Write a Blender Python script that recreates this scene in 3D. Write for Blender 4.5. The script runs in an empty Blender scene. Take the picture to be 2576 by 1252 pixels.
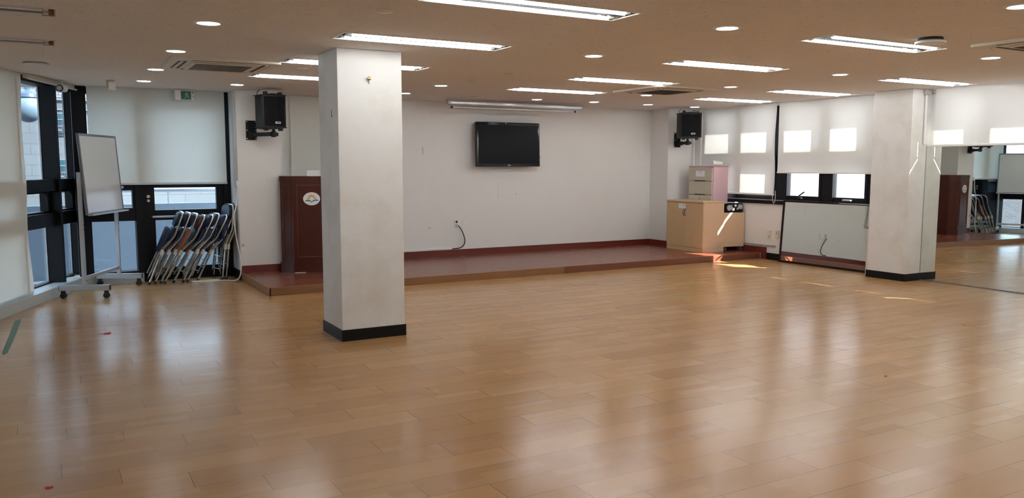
import bpy, bmesh, math, random
from mathutils import Vector, Matrix
PI = math.pi
random.seed(7)
scene = bpy.context.scene
COL = scene.collection
H = 2.463          # ceiling height
HS = 0.093         # stage height

# ------------------------------------------------------------------ camera
cam_d = bpy.data.cameras.new('camera'); cam = bpy.data.objects.new('camera', cam_d); COL.objects.link(cam)
cam.location = (0, 0, 1.5)
cam.rotation_euler = (math.radians(90 - 5.862), 0, math.radians(-29.357))
cam_d.sensor_fit = 'HORIZONTAL'; cam_d.sensor_width = 36; cam_d.lens = 36 * 2055.87 / 2576
cam_d.clip_start = 0.05; cam_d.clip_end = 300
scene.camera = cam
# ------------------------------------------------------------------ world, sun, exposure
w = bpy.data.worlds.new('sky'); scene.world = w; w.use_nodes = True
bg = w.node_tree.nodes['Background']
bg.inputs[0].default_value = (0.87, 0.94, 1.0, 1); bg.inputs[1].default_value = 5.0
sd = bpy.data.lights.new('sun', 'SUN'); sun = bpy.data.objects.new('sun', sd); COL.objects.link(sun)
sd.energy = 30.0; sd.angle = 0.009; sd.color = (1.0, 0.94, 0.86)
sun.location = (20, -8, 14)
sun.rotation_euler = Vector((-1.0, 1.0, -1.2)).to_track_quat('-Z', 'Y').to_euler()
scene.view_settings.view_transform = 'Standard'; scene.view_settings.look = 'None'
scene.view_settings.gamma = 1; scene.view_settings.use_curve_mapping = False
scene.view_settings.exposure = 1.08
TUBE_POWER = 16.5; DISC_POWER = 12.0

# ------------------------------------------------------------------ materials
MATS = {}
class NT:
    def __init__(s, name):
        s.mat = bpy.data.materials.new(name); s.mat.use_nodes = True
        s.t = s.mat.node_tree; s.n = s.t.nodes; s.p = s.n['Principled BSDF']; s.out = s.n['Material Output']
        MATS[name] = s.mat
    def link(s, a, b): s.t.links.new(a, b)
    def new(s, kind, **kw):
        n = s.n.new(kind)
        for k, v in kw.items(): setattr(n, k, v)
        return n
    def setin(s, sock, v):
        if isinstance(v, bpy.types.NodeSocket): s.link(v, sock)
        else: sock.default_value = v
    def m(s, op, *a):
        n = s.new('ShaderNodeMath', operation=op)
        for i, v in enumerate(a): s.setin(n.inputs[i], v)
        return n.outputs[0]
    def pos(s):
        g = s.new('ShaderNodeNewGeometry'); x = s.new('ShaderNodeSeparateXYZ'); s.link(g.outputs['Position'], x.inputs[0])
        return g.outputs['Position'], x.outputs[0], x.outputs[1], x.outputs[2]
    def obj(s):
        return s.new('ShaderNodeTexCoord').outputs['Object']
    def comb(s, x, y, z):
        n = s.new('ShaderNodeCombineXYZ')
        for i, v in enumerate((x, y, z)): s.setin(n.inputs[i], v)
        return n.outputs[0]
    def scale(s, v, sc):
        n = s.new('ShaderNodeMapping'); s.link(v, n.inputs[0]); n.inputs['Scale'].default_value = sc
        return n.outputs[0]
    def noise(s, v, scale=5, detail=2, rough=0.5):
        n = s.new('ShaderNodeTexNoise'); s.link(v, n.inputs['Vector'])
        n.inputs['Scale'].default_value = scale; n.inputs['Detail'].default_value = detail; n.inputs['Roughness'].default_value = rough
        return n.outputs['Fac']
    def white(s, v):
        n = s.new('ShaderNodeTexWhiteNoise', noise_dimensions='3D'); s.link(v, n.inputs['Vector']); return n.outputs['Value']
    def mix(s, f, a, b, mode='MIX'):
        n = s.new('ShaderNodeMix', data_type='RGBA', blend_type=mode)
        s.setin(n.inputs[0], f)
        for i, v in ((6, a), (7, b)):
            if isinstance(v, bpy.types.NodeSocket): s.link(v, n.inputs[i])
            else: n.inputs[i].default_value = (*v, 1)
        return n.outputs[2]
    def ramp(s, v, a, b):
        n = s.new('ShaderNodeMapRange'); s.setin(n.inputs[0], v); n.inputs[1].default_value = a; n.inputs[2].default_value = b
        return n.outputs[0]
    def bump(s, v, strength=0.1, dist=0.01):
        n = s.new('ShaderNodeBump'); s.link(v, n.inputs['Height']); n.inputs['Strength'].default_value = strength; n.inputs['Distance'].default_value = dist
        s.link(n.outputs[0], s.p.inputs['Normal'])
    def col(s, v): s.setin(s.p.inputs['Base Color'], v if isinstance(v, bpy.types.NodeSocket) else (*v, 1))
    def rough(s, v): s.setin(s.p.inputs['Roughness'], v)

def simple(name, col, rough=0.5, metal=0.0, var=0.03, scale=30, spec=0.5, bump=0.0):
    """plain colour with a faint procedural unevenness"""
    t = NT(name); v = t.obj(); n = t.noise(v, scale, 3)
    d = tuple(max(0, c * (1 - var)) for c in col); l = tuple(min(1, c * (1 + var)) for c in col)
    t.col(t.mix(n, d, l)); t.rough(t.m('ADD', t.m('MULTIPLY', n, 0.03), rough - 0.015)); t.p.inputs['Metallic'].default_value = metal
    t.p.inputs['Specular IOR Level'].default_value = spec
    if bump: t.bump(n, bump, 0.002)
    return t.mat

def emit(name, col, power):
    t = NT(name); e = t.new('ShaderNodeEmission'); e.inputs[0].default_value = (*col, 1); e.inputs[1].default_value = power
    t.link(e.outputs[0], t.out.inputs[0]); return t.mat

def painted(name, col, dirt=(0.42, 0.36, 0.28), amount=0.35, thr=(0.56, 0.80), streak=True):
    t = NT(name); P, x, y, z = t.pos()
    n = t.noise(P, 2.3, 4, 0.6); n2 = t.noise(P, 22, 3, 0.7); n3 = t.noise(P, 60, 2)
    base = t.mix(n, tuple(c * 0.95 for c in col), col)
    f = t.m('MULTIPLY', t.ramp(n, *thr), amount)
    base = t.mix(f, base, dirt)
    sp = t.m('MULTIPLY', t.ramp(n2, 0.70, 0.76), 0.35)
    base = t.mix(sp, base, tuple(c * 0.55 for c in col))
    low = t.m('MULTIPLY', t.ramp(z, 0.9, 0.05), t.m('MULTIPLY', n2, 0.18))
    base = t.mix(low, base, dirt)
    t.col(base); t.rough(0.62); t.bump(n3, 0.08, 0.002); t.p.inputs['Specular IOR Level'].default_value = 0.3
    return t.mat

M_wall = painted('wall_paint', (0.80, 0.785, 0.76), amount=0.05)
M_column = painted('column_paint', (0.80, 0.78, 0.745), dirt=(0.50, 0.42, 0.31), amount=0.42, thr=(0.46, 0.76))
M_blackbase = simple('black_baseboard', (0.008, 0.0065, 0.006), 0.45, spec=0.18)
M_redbase = simple('mahogany_baseboard', (0.14, 0.022, 0.014), 0.35, var=0.12, scale=12)
M_curb = simple('grey_green_sill', (0.50, 0.55, 0.56), 0.35)
M_black = simple('black_aluminium', (0.008, 0.009, 0.012), 0.5, spec=0.2)
M_gasket = simple('pale_gasket', (0.62, 0.68, 0.74), 0.4)
M_white = simple('white_plastic', (0.78, 0.78, 0.76), 0.4)
M_offwhite = simple('cream_plastic', (0.68, 0.62, 0.50), 0.4)
M_alu = simple('aluminium', (0.62, 0.62, 0.64), 0.3, 0.9)
M_greymetal = simple('light_grey_metal', (0.46, 0.48, 0.52), 0.35, 0.35)
M_chrome = simple('chrome_tube', (0.50, 0.48, 0.45), 0.22, 1.0)
M_rubber = simple('black_rubber', (0.015, 0.015, 0.015), 0.6)
M_blackpl = simple('black_plastic', (0.008, 0.009, 0.011), 0.45, spec=0.25)
M_grille = simple('speaker_grille', (0.006, 0.006, 0.007), 0.65, var=0.5, scale=900, spec=0.12)
M_gloss = simple('gloss_black', (0.003, 0.003, 0.004), 0.10, spec=0.35)
M_screen = simple('tv_screen', (0.003, 0.004, 0.006), 0.30, spec=0.12)
M_navy = simple('navy_vinyl', (0.016, 0.026, 0.070), 0.45, spec=0.35)
M_maroon = simple('maroon_vinyl', (0.085, 0.022, 0.022), 0.42)
M_orange = simple('orange_vinyl', (0.32, 0.075, 0.03), 0.42)
M_brass = simple('brass', (0.75, 0.55, 0.20), 0.25, 1.0)
M_tape = simple('green_tape', (0.10, 0.22, 0.17), 0.5)
M_greentape = simple('bright_green_tape', (0.03, 0.26, 0.12), 0.5)
M_petal = simple('red_petal', (0.60, 0.02, 0.08), 0.5)
M_paper = simple('paper', (0.78, 0.79, 0.80), 0.6)
M_ink = simple('ink', (0.02, 0.02, 0.02), 0.6)
M_drawer = simple('greyish_beige_plastic', (0.52, 0.475, 0.385), 0.45)
M_pink = simple('pink_plastic', (0.66, 0.44, 0.47), 0.45)
M_pinkedge = simple('pink_edge', (0.56, 0.33, 0.35), 0.45)
M_wb = simple('whiteboard_face', (0.62, 0.64, 0.64), 0.16, var=0.02, scale=2)
M_wbframe = simple('whiteboard_frame', (0.22, 0.22, 0.23), 0.35, 0.7)
M_acbody = simple('ac_panel', (0.72, 0.66, 0.55), 0.5)
M_slot = simple('dark_slot', (0.012, 0.010, 0.009), 0.6)
M_fixture = simple('light_housing', (0.75, 0.72, 0.66), 0.4)
M_ridge = simple('grey_ridge', (0.075, 0.072, 0.070), 0.7, spec=0.1)  # dark tone stands in for the floor reflected between lit tubes
M_reflector = simple('aluminium_reflector', (0.55, 0.53, 0.50), 0.16, 1.0)
M_unlit_reflection = simple('unlit_tray_reflection', (0.48, 0.30, 0.16), 0.5)  # brown floor reflection in the aluminium, painted as the tray colour
M_tube = emit('lit_tube', (0.96, 0.99, 1.0), TUBE_POWER)
M_tubeoff = simple('unlit_tube', (0.80, 0.80, 0.80), 0.25)
M_disc = emit('lit_disc', (0.96, 0.99, 1.0), DISC_POWER)
M_beige = simple('beige_bracket', (0.55, 0.50, 0.43), 0.5)
M_green = simple('exit_green', (0.012, 0.115, 0.085), 0.35)
M_paleg = simple('exit_figure', (0.20, 0.42, 0.36), 0.4)
M_silver = simple('silver_paint', (0.55, 0.57, 0.60), 0.28, 0.6)
M_logo_o = simple('emblem_orange', (0.80, 0.36, 0.06), 0.4)
M_logo_g = simple('emblem_green', (0.03, 0.28, 0.07), 0.4)
M_logo_b = simple('emblem_blue', (0.02, 0.15, 0.62), 0.4)
M_darkred = simple('dark_mirror_frame', (0.014, 0.004, 0.004), 0.3, spec=0.3)
M_conduit = simple('grey_conduit', (0.33, 0.34, 0.36), 0.4)

# ceiling: mineral fibre boards with short dark fissures and faint joints
t = NT('ceiling_board'); P, x, y, z = t.pos()
n = t.noise(P, 1.1, 3); fine = t.noise(t.scale(P, (60, 110, 1)), 1.0, 4, 0.7); speck = t.noise(t.scale(P, (14, 34, 1)), 1.0, 5, 0.75)
base = t.mix(n, (0.77, 0.745, 0.72), (0.82, 0.795, 0.77))
base = t.mix(t.m('MULTIPLY', t.ramp(fine, 0.50, 0.72), 0.42), base, (0.40, 0.33, 0.27))
base = t.mix(t.m('MULTIPLY', t.ramp(speck, 0.62, 0.68), 0.60), base, (0.22, 0.17, 0.13))
def seam(t, v, period, off, wdt):
    f = t.m('FRACT', t.m('DIVIDE', t.m('ADD', v, off), period))
    d = t.m('MULTIPLY', t.m('MINIMUM', f, t.m('SUBTRACT', 1.0, f)), period)
    return t.m('LESS_THAN', d, wdt)
sm = t.m('MAXIMUM', seam(t, x, 0.64, 0.0, 0.0012), seam(t, y, 0.32, 0.1, 0.0012))
base = t.mix(t.m('MULTIPLY', sm, t.m('MULTIPLY', t.ramp(t.noise(P, 0.9, 2), 0.42, 0.62), 0.5)), base, (0.36, 0.30, 0.25))
t.col(base); t.rough(0.85); t.p.inputs['Specular IOR Level'].default_value = 0.2; t.bump(fine, 0.15, 0.003)
M_ceiling = t.mat

# floor: three-strip wood boards laid along x
t = NT('floor_boards'); P, x, y, z = t.pos()
W_, L_ = 0.2128, 0.93
ry = t.m('DIVIDE', t.m('SUBTRACT', y, 2.455), W_); row = t.m('FLOOR', ry); fy = t.m('MULTIPLY', t.m('FRACT', ry), W_)
rr = t.white(t.comb(row, 3.3, 0)); off = t.m('ADD', t.m('MULTIPLY', row, 0.29), t.m('MULTIPLY', rr, 0.12))
rx = t.m('DIVIDE', t.m('ADD', t.m('ADD', x, off), 0.13), L_); colm = t.m('FLOOR', rx); fx = t.m('MULTIPLY', t.m('FRACT', rx), L_)
sub = t.m('FLOOR', t.m('DIVIDE', fy, W_ / 3)); sid = t.m('ADD', t.m('MULTIPLY', row, 3), sub)
so = t.white(t.comb(sid, colm, 9.1))
blk = t.m('FLOOR', t.m('DIVIDE', t.m('ADD', fx, t.m('MULTIPLY', so, 0.4)), 0.34))
v1 = t.white(t.comb(row, colm, 1.7)); v2 = t.white(t.comb(sid, t.m('ADD', t.m('MULTIPLY', colm, 7), blk), 4.2))
grain = t.noise(t.scale(P, (5, 75, 1)), 1.0, 5, 0.65); big = t.noise(P, 0.5, 3)
c = t.mix(v1, (0.45, 0.232, 0.080), (0.54, 0.298, 0.112))
c = t.mix(t.m('MULTIPLY', t.ramp(big, 0.45, 0.65), 0.35), c, (0.45, 0.29, 0.12))
c = t.mix(t.m('MULTIPLY', t.ramp(v2, 0.0, 1.0), 0.20), c, (0.56, 0.34, 0.16))
c = t.mix(t.m('MULTIPLY', t.ramp(v2, 0.88, 0.90), 0.22), c, (0.62, 0.41, 0.21))
c = t.mix(t.m('MULTIPLY', t.ramp(v2, 0.10, 0.08), 0.15), c, (0.33, 0.155, 0.07))
c = t.mix(t.m('MULTIPLY', grain, 0.35), c, (0.40, 0.20, 0.09))
worn = t.ramp(t.m('ADD', t.noise(P, 0.7, 3), t.m('MULTIPLY', x, 0.03)), 0.5, 0.85)
marks = t.noise(t.scale(P, (18, 60, 1)), 1.0, 6, 0.8)
c = t.mix(t.m('MULTIPLY', t.m('MULTIPLY', t.ramp(marks, 0.59, 0.645), worn), 0.45), c, (0.20, 0.14, 0.10))
c = t.mix(t.m('MULTIPLY', t.ramp(marks, 0.40, 0.32), 0.20), c, (0.66, 0.50, 0.33))
def edge(t, f, size, wdt):
    return t.m('LESS_THAN', t.m('MINIMUM', f, t.m('SUBTRACT', size, f)), wdt)
jw = t.m('ADD', 0.0008, t.m('MULTIPLY', worn, 0.0013))
jt = t.m('MAXIMUM', edge(t, fy, W_, jw), edge(t, fx, L_, t.m('MULTIPLY', jw, 1.25)))
c = t.mix(t.m('MULTIPLY', jt, 0.80), c, (0.07, 0.035, 0.02))
t.col(c)
t.rough(t.m('ADD', 0.16, t.m('ADD', t.m('MULTIPLY', grain, 0.08), t.m('MULTIPLY', t.ramp(marks, 0.4, 0.7), 0.07))))
t.p.inputs['Specular IOR Level'].default_value = 0.58
t.bump(t.m('ADD', t.m('MULTIPLY', t.noise(P, 3.0, 2), 0.6), t.m('MULTIPLY', marks, 0.05)), 0.10, 0.01)
M_floor = t.mat

# stage boards: dark red glossy strips along x
t = NT('stage_boards'); P, x, y, z = t.pos()
ry = t.m('DIVIDE', y, 0.095); row = t.m('FLOOR', ry); fy = t.m('MULTIPLY', t.m('FRACT', ry), 0.095)
rx = t.m('DIVIDE', t.m('ADD', x, t.m('MULTIPLY', t.white(t.comb(row, 1, 1)), 3)), 1.8); colm = t.m('FLOOR', rx)
v = t.white(t.comb(row, colm, 2)); g = t.noise(t.scale(P, (3, 60, 1)), 1, 5, 0.7)
c = t.mix(v, (0.15, 0.035, 0.018), (0.25, 0.068, 0.036)); c = t.mix(t.m('MULTIPLY', g, 0.5), c, (0.30, 0.10, 0.055))
c = t.mix(t.m('MULTIPLY', edge(t, fy, 0.095, 0.002), 0.7), c, (0.02, 0.006, 0.004))
t.col(c); t.rough(t.m('ADD', 0.20, t.m('MULTIPLY', g, 0.12))); t.bump(t.noise(t.scale(P, (1.5, 12, 1)), 1, 2), 0.12, 0.01)
M_stage = t.mat
def wood(name, a, b, axis=(2, 40, 40), rough=0.35, loc=True):
    t = NT(name); v = t.obj() if loc else t.pos()[0]
    g = t.noise(t.scale(v, axis), 1.0, 5, 0.65); g2 = t.noise(v, 1.5, 2)
    t.col(t.mix(t.m('ADD', t.m('MULTIPLY', g, 0.8), t.m('MULTIPLY', g2, 0.2)), a, b)); t.rough(rough); t.p.inputs['Specular IOR Level'].default_value = 0.35
    return t.mat
M_trim1 = wood('worn_oak_nosing', (0.17, 0.075, 0.032), (0.34, 0.17, 0.075))
M_trim2 = wood('dark_oak_nosing', (0.13, 0.045, 0.025), (0.23, 0.085, 0.048))
M_mahog = wood('mahogany', (0.050, 0.009, 0.006), (0.085, 0.017, 0.010), (30, 30, 2), 0.25)
M_mahogl = wood('mahogany_bead', (0.10, 0.030, 0.020), (0.16, 0.05, 0.032), (30, 30, 2), 0.25)
M_beech = wood('beech_laminate', (0.56, 0.38, 0.20), (0.66, 0.46, 0.26), (30, 30, 3), 0.4)
M_beechs = wood('beech_side', (0.60, 0.40, 0.26), (0.68, 0.47, 0.31), (30, 30, 3), 0.4)

def mirror_mat():
    t = NT('mirror_glass'); t.col((0.80, 0.84, 0.80)); t.p.inputs['Metallic'].default_value = 1.0; t.rough(0.0)
    # faint scratches and smears of its own
    return t.mat
M_mirror = mirror_mat()
def glass(name, tint, refl=0.06):
    t = NT(name); tr = t.new('ShaderNodeBsdfTransparent'); tr.inputs[0].default_value = (*tint, 1)
    gl = t.new('ShaderNodeBsdfGlossy'); gl.inputs['Roughness'].default_value = 0.01
    lw = t.new('ShaderNodeLayerWeight'); lw.inputs[0].default_value = 0.25
    f = t.m('ADD', refl, t.m('MULTIPLY', lw.outputs['Fresnel'], 0.35))
    mx = t.new('ShaderNodeMixShader'); t.link(f, mx.inputs[0]); t.link(tr.outputs[0], mx.inputs[1]); t.link(gl.outputs[0], mx.inputs[2])
    t.link(mx.outputs[0], t.out.inputs[0]); return t.mat
M_glass_blue = glass('blue_tinted_glass', (0.65, 0.74, 0.81), 0.05)
M_glass = glass('clear_glass', (0.92, 0.94, 0.94), 0.04)
def blind(name, col, trans):
    t = NT(name); P, x, y, z = t.pos(); n = t.noise(P, 400, 2)
    c = t.mix(n, tuple(v * 0.95 for v in col), col)
    d = t.new('ShaderNodeBsdfDiffuse'); t.link(c, d.inputs[0]); r = t.new('ShaderNodeBsdfTranslucent'); t.link(c, r.inputs[0])
    mx = t.new('ShaderNodeMixShader'); mx.inputs[0].default_value = trans
    t.link(d.outputs[0], mx.inputs[1]); t.link(r.outputs[0], mx.inputs[2]); t.link(mx.outputs[0], t.out.inputs[0]); return t.mat
M_blind = blind('roller_fabric', (0.84, 0.84, 0.81), 0.115)
M_blind_g = blind('greyish_roller_fabric', (0.80, 0.815, 0.76), 0.27)

def stone():
    t = NT('stone_cladding'); P, x, y, z = t.pos()
    b = t.new('ShaderNodeTexBrick'); v = t.comb(x, z, 0); t.link(v, b.inputs['Vector'])
    b.inputs['Color1'].default_value = (0.075, 0.075, 0.077, 1); b.inputs['Color2'].default_value = (0.085, 0.085, 0.087, 1); b.inputs['Mortar'].default_value = (0.045, 0.047, 0.05, 1)
    b.inputs['Scale'].default_value = 1.0; b.inputs['Brick Width'].default_value = 0.9; b.inputs['Row Height'].default_value = 0.30; b.inputs['Mortar Size'].default_value = 0.008
    t.link(b.outputs[0], t.p.inputs['Base Color']); t.rough(0.8); return t.mat
M_stone = stone()
def brick(name, c1, c2, mo, axis):
    t = NT(name); P, x, y, z = t.pos()
    b = t.new('ShaderNodeTexBrick'); v = t.comb(y if axis == 'y' else x, z, 0); t.link(v, b.inputs['Vector'])
    b.inputs['Color1'].default_value = (*c1, 1); b.inputs['Color2'].default_value = (*c2, 1); b.inputs['Mortar'].default_value = (*mo, 1)
    b.inputs['Scale'].default_value = 1.0; b.inputs['Brick Width'].default_value = 0.30; b.inputs['Row Height'].default_value = 0.09; b.inputs['Mortar Size'].default_value = 0.008
    t.link(b.outputs[0], t.p.inputs['Base Color']); t.rough(0.85); return t.mat
M_brickr = brick('pale_brick', (0.60, 0.53, 0.57), (0.68, 0.62, 0.65), (0.72, 0.72, 0.74), 'y')
M_brickl = brick('red_brick', (0.060, 0.048, 0.050), (0.075, 0.062, 0.064), (0.085, 0.09, 0.095), 'y')
def rooftile():
    t = NT('roof_tiles'); P, x, y, z = t.pos()
    b = t.new('ShaderNodeTexBrick'); v = t.comb(x, z, 0); t.link(v, b.inputs['Vector'])
    b.inputs['Color1'].default_value = (0.10, 0.092, 0.095, 1); b.inputs['Color2'].default_value = (0.085, 0.078, 0.082, 1); b.inputs['Mortar'].default_value = (0.03, 0.02, 0.022, 1)
    b.inputs['Brick Width'].default_value = 0.16; b.inputs['Row Height'].default_value = 0.09; b.inputs['Mortar Size'].default_value = 0.012; b.inputs['Scale'].default_value = 1
    t.link(b.outputs[0], t.p.inputs['Base Color']); t.rough(0.8); return t.mat
M_roof = rooftile()
M_parapet = simple('blue_grey_parapet', (0.23, 0.275, 0.33), 0.6, scale=2)
M_concrete = simple('outdoor_concrete', (0.42, 0.44, 0.46), 0.8, scale=4, var=0.15)
M_sky = simple('pale_blue_glass', (0.30, 0.40, 0.45), 0.3)
M_ground = simple('street_ground', (0.07, 0.075, 0.08), 0.9)
M_teal = simple('teal_glass', (0.006, 0.040, 0.045), 0.4)
M_pale = simple('pale_exterior_paint', (0.10, 0.105, 0.11), 0.6)
M_fascia = simple('grey_fascia', (0.060, 0.063, 0.068), 0.6)
M_panel = simple('blue_panel', (0.008, 0.022, 0.030), 0.5)
M_signd = simple('sign_dark', (0.012, 0.014, 0.018), 0.5)
M_redband = simple('plum_band', (0.035, 0.018, 0.028), 0.6)
M_globe = simple('frosted_globe', (0.115, 0.145, 0.175), 0.4)
M_steel = simple('painted_steel_blue', (0.045, 0.065, 0.10), 0.4)

# ------------------------------------------------------------------ geometry helpers
class B:
    def __init__(s): s.bm = bmesh.new(); s.mx = Matrix()
    def _add(s, tmp, M=None):
        me = bpy.data.meshes.new('tmp'); tmp.to_mesh(me); tmp.free()
        me.transform(s.mx @ (M or Matrix())); s.bm.from_mesh(me); bpy.data.meshes.remove(me); return s
    def box(s, x0, x1, y0, y1, z0, z1, bev=0.0, M=None, seg=2):
        b = bmesh.new(); bmesh.ops.create_cube(b, size=1)
        for v in b.verts: v.co = Vector(((x0 + x1) / 2 + v.co.x * (x1 - x0), (y0 + y1) / 2 + v.co.y * (y1 - y0), (z0 + z1) / 2 + v.co.z * (z1 - z0)))
        if bev: bmesh.ops.bevel(b, geom=b.edges[:], offset=bev, segments=seg, affect='EDGES', profile=0.5)
        return s._add(b, M)
    def cyl(s, p0, p1, r, r2=None, n=16, M=None):
        p0 = Vector(p0); p1 = Vector(p1); d = p1 - p0; b = bmesh.new()
        bmesh.ops.create_cone(b, cap_ends=True, segments=n, radius1=r, radius2=r if r2 is None else r2, depth=d.length)
        R = d.to_track_quat('Z', 'Y').to_matrix().to_4x4(); R.translation = (p0 + p1) / 2
        b.transform(R) if hasattr(b, 'transform') else bmesh.ops.transform(b, matrix=R, verts=b.verts)
        return s._add(b, M)
    def sph(s, c, rx, ry=None, rz=None, n=16, M=None):
        b = bmesh.new(); bmesh.ops.create_uvsphere(b, u_segments=n, v_segments=n // 2 + 2, radius=1)
        for v in b.verts: v.co = Vector((c[0] + v.co.x * rx, c[1] + v.co.y * (ry or rx), c[2] + v.co.z * (rz or rx)))
        return s._add(b, M)
    def tube(s, pts, r, n=8, M=None, smooth=0):
        P = [Vector(p) for p in pts]
        for _ in range(smooth):
            Q = [P[0]]
            for a, c in zip(P[:-1], P[1:]): Q += [a.lerp(c, 0.25), a.lerp(c, 0.75)]
            P = Q + [P[-1]]
        b = bmesh.new(); rings = []; up = Vector((0, 0, 1)); prev = None
        for i, p in enumerate(P):
            t = (P[min(i + 1, len(P) - 1)] - P[max(i - 1, 0)]).normalized()
            if prev is None:
                u = t.cross(up) if abs(t.z) < 0.95 else t.cross(Vector((1, 0, 0)))
            else: u = prev - t * prev.dot(t)
            u.normalize(); prev = u; v = t.cross(u)
            rings.append([b.verts.new(p + (u * math.cos(2 * PI * k / n) + v * math.sin(2 * PI * k / n)) * r) for k in range(n)])
        for a, c in zip(rings[:-1], rings[1:]):
            for k in range(n): b.faces.new((a[k], a[(k + 1) % n], c[(k + 1) % n], c[k]))
        b.faces.new(rings[0][::-1]); b.faces.new(rings[-1])
        return s._add(b, M)
    def prism(s, pts, z0, z1, bev=0.0, M=None):
        b = bmesh.new(); lo = [b.verts.new((p[0], p[1], z0)) for p in pts]; hi = [b.verts.new((p[0], p[1], z1)) for p in pts]
        n = len(pts); b.faces.new(lo[::-1]); b.faces.new(hi)
        for k in range(n): b.faces.new((lo[k], lo[(k + 1) % n], hi[(k + 1) % n], hi[k]))
        bmesh.ops.recalc_face_normals(b, faces=b.faces[:])
        if bev: bmesh.ops.bevel(b, geom=b.edges[:], offset=bev, segments=2, affect='EDGES')
        return s._add(b, M)
    def lathe(s, prof, n=24, M=None):
        b = bmesh.new(); rings = [[b.verts.new((max(r, 1e-4) * math.cos(2 * PI * k / n), max(r, 1e-4) * math.sin(2 * PI * k / n), z)) for k in range(n)] for r, z in prof]
        for a, c in zip(rings[:-1], rings[1:]):
            for k in range(n): b.faces.new((a[k], a[(k + 1) % n], c[(k + 1) % n], c[k]))
        b.faces.new(rings[0][::-1]); b.faces.new(rings[-1]); bmesh.ops.recalc_face_normals(b, faces=b.faces[:])
        return s._add(b, M)
def rounded(w, h, r, n=5):
    """outline of a rounded rectangle centred on 0"""
    out = []
    for cx, cy, a0 in ((w / 2 - r, h / 2 - r, 0), (-w / 2 + r, h / 2 - r, 90), (-w / 2 + r, -h / 2 + r, 180), (w / 2 - r, -h / 2 + r, 270)):
        for k in range(n + 1):
            a = math.radians(a0 + 90 * k / n); out.append((cx + r * math.cos(a), cy + r * math.sin(a)))
    return out
XZ = Matrix.Rotation(PI / 2, 4, 'X')      # prism drawn in x,z and extruded towards -y
def obj(name, b, mat, parent=None, loc=None, rz=None, smooth=False):
    me = bpy.data.meshes.new(name); b.bm.to_mesh(me); b.bm.free(); me.materials.append(mat)
    if smooth:
        for p in me.polygons: p.use_smooth = True
        try: me.set_sharp_from_angle(angle=math.radians(40))
        except Exception: pass
    o = bpy.data.objects.new(name, me); COL.objects.link(o)
    if parent: o.parent = parent
    if loc: o.location = loc
    if rz is not None: o.rotation_euler = (0, 0, rz)
    return o
def tag(o, label=None, cat=None, group=None, kind=None):
    if label: o['label'] = label
    if cat: o['category'] = cat
    if group: o['group'] = group
    if kind: o['kind'] = kind
    return o
def thing(name, label, cat, loc=(0, 0, 0), rz=0, group=None):
    o = bpy.data.objects.new(name, None); COL.objects.link(o); o.location = loc; o.rotation_euler = (0, 0, rz)
    o.empty_display_size = 0.05
    return tag(o, label, cat, group)
def struct(name, b, mat, parent=None, loc=None, rz=None):
    o = obj(name, b, mat, parent, loc, rz)
    if not parent: o['kind'] = 'structure'
    return o
def copy_tree(o, parent=None):
    c = o.copy(); COL.objects.link(c); c.parent = parent
    for ch in list(o.children): copy_tree(ch, c)
    return c

# ================================================================== SETTING
# left window wall: local frame, s along the wall, t outward
AL = math.radians(90 - 20.8); OL = Vector((-0.499, 9.277, 0))
def WL(s, t, z=0):
    d = Vector((math.cos(AL), math.sin(AL), 0)); n = Vector((-math.sin(AL), math.cos(AL), 0)); return OL + d * s + n * t + Vector((0, 0, z))
b = B(); b.box(-7.2, 10.15, -3.2, 11.9, -0.12, 0.0); struct('floor', b, M_floor)

FIX = [(cx, cy) for cx in (2.625, 5.83, 8.97) for cy in (4.40, 6.06, 7.72, 9.14)]
FIX = [f for f in FIX if f != (8.97, 4.40)] + [(8.97, 4.40)]
OFFV = [(cx, cy) for cx in (2.625, 5.83, 8.97) for cy in (-0.6, 1.06, 2.73)]  # rows out of view, added to light the room from behind
UNLIT = [(-0.62, 6.06), (-0.62, 7.55)]
FW, FD = 1.40, 0.30
holes = [(cx - FW / 2, cx + FW / 2, cy - FD / 2, cy + FD / 2) for cx, cy in FIX + OFFV + UNLIT]
b = B(); bm = b.bm
xs = sorted({-7.2, 10.08} | {round(v, 4) for h_ in holes for v in h_[:2]}); ys = sorted({-3.2, 12.0} | {round(v, 4) for h_ in holes for v in h_[2:]})
vv = {}
def gv(x_, y_):
    if (x_, y_) not in vv: vv[(x_, y_)] = bm.verts.new((x_, y_, H))
    return vv[(x_, y_)]
for i in range(len(xs) - 1):
    for j in range(len(ys) - 1):
        mx_, my_ = (xs[i] + xs[i + 1]) / 2, (ys[j] + ys[j + 1]) / 2
        if any(h_[0] < mx_ < h_[1] and h_[2] < my_ < h_[3] for h_ in holes): continue
        bm.faces.new((gv(xs[i], ys[j]), gv(xs[i], ys[j + 1]), gv(xs[i + 1], ys[j + 1]), gv(xs[i + 1], ys[j])))
b.box(-7.2, 10.08, -3.2, 12.0, H + 0.16, H + 0.46)  # unseen slab added above the ceiling to block outdoor light
struct('ceiling', b, M_ceiling)

YB = 11.52
# back wall behind the stage
b = B(); b.box(2.67, 9.30, YB, YB + 0.15, 0, H); struct('wall_back', b, M_wall)
b = B(); b.box(2.115, 2.67, 11.0, YB + 0.15, 0, H); struct('wall_pier_left', b, M_wall)
b = B(); b.box(9.30, 9.86, 11.05, YB + 0.15, 0, H); struct('wall_pier_right', b, M_wall)
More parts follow.
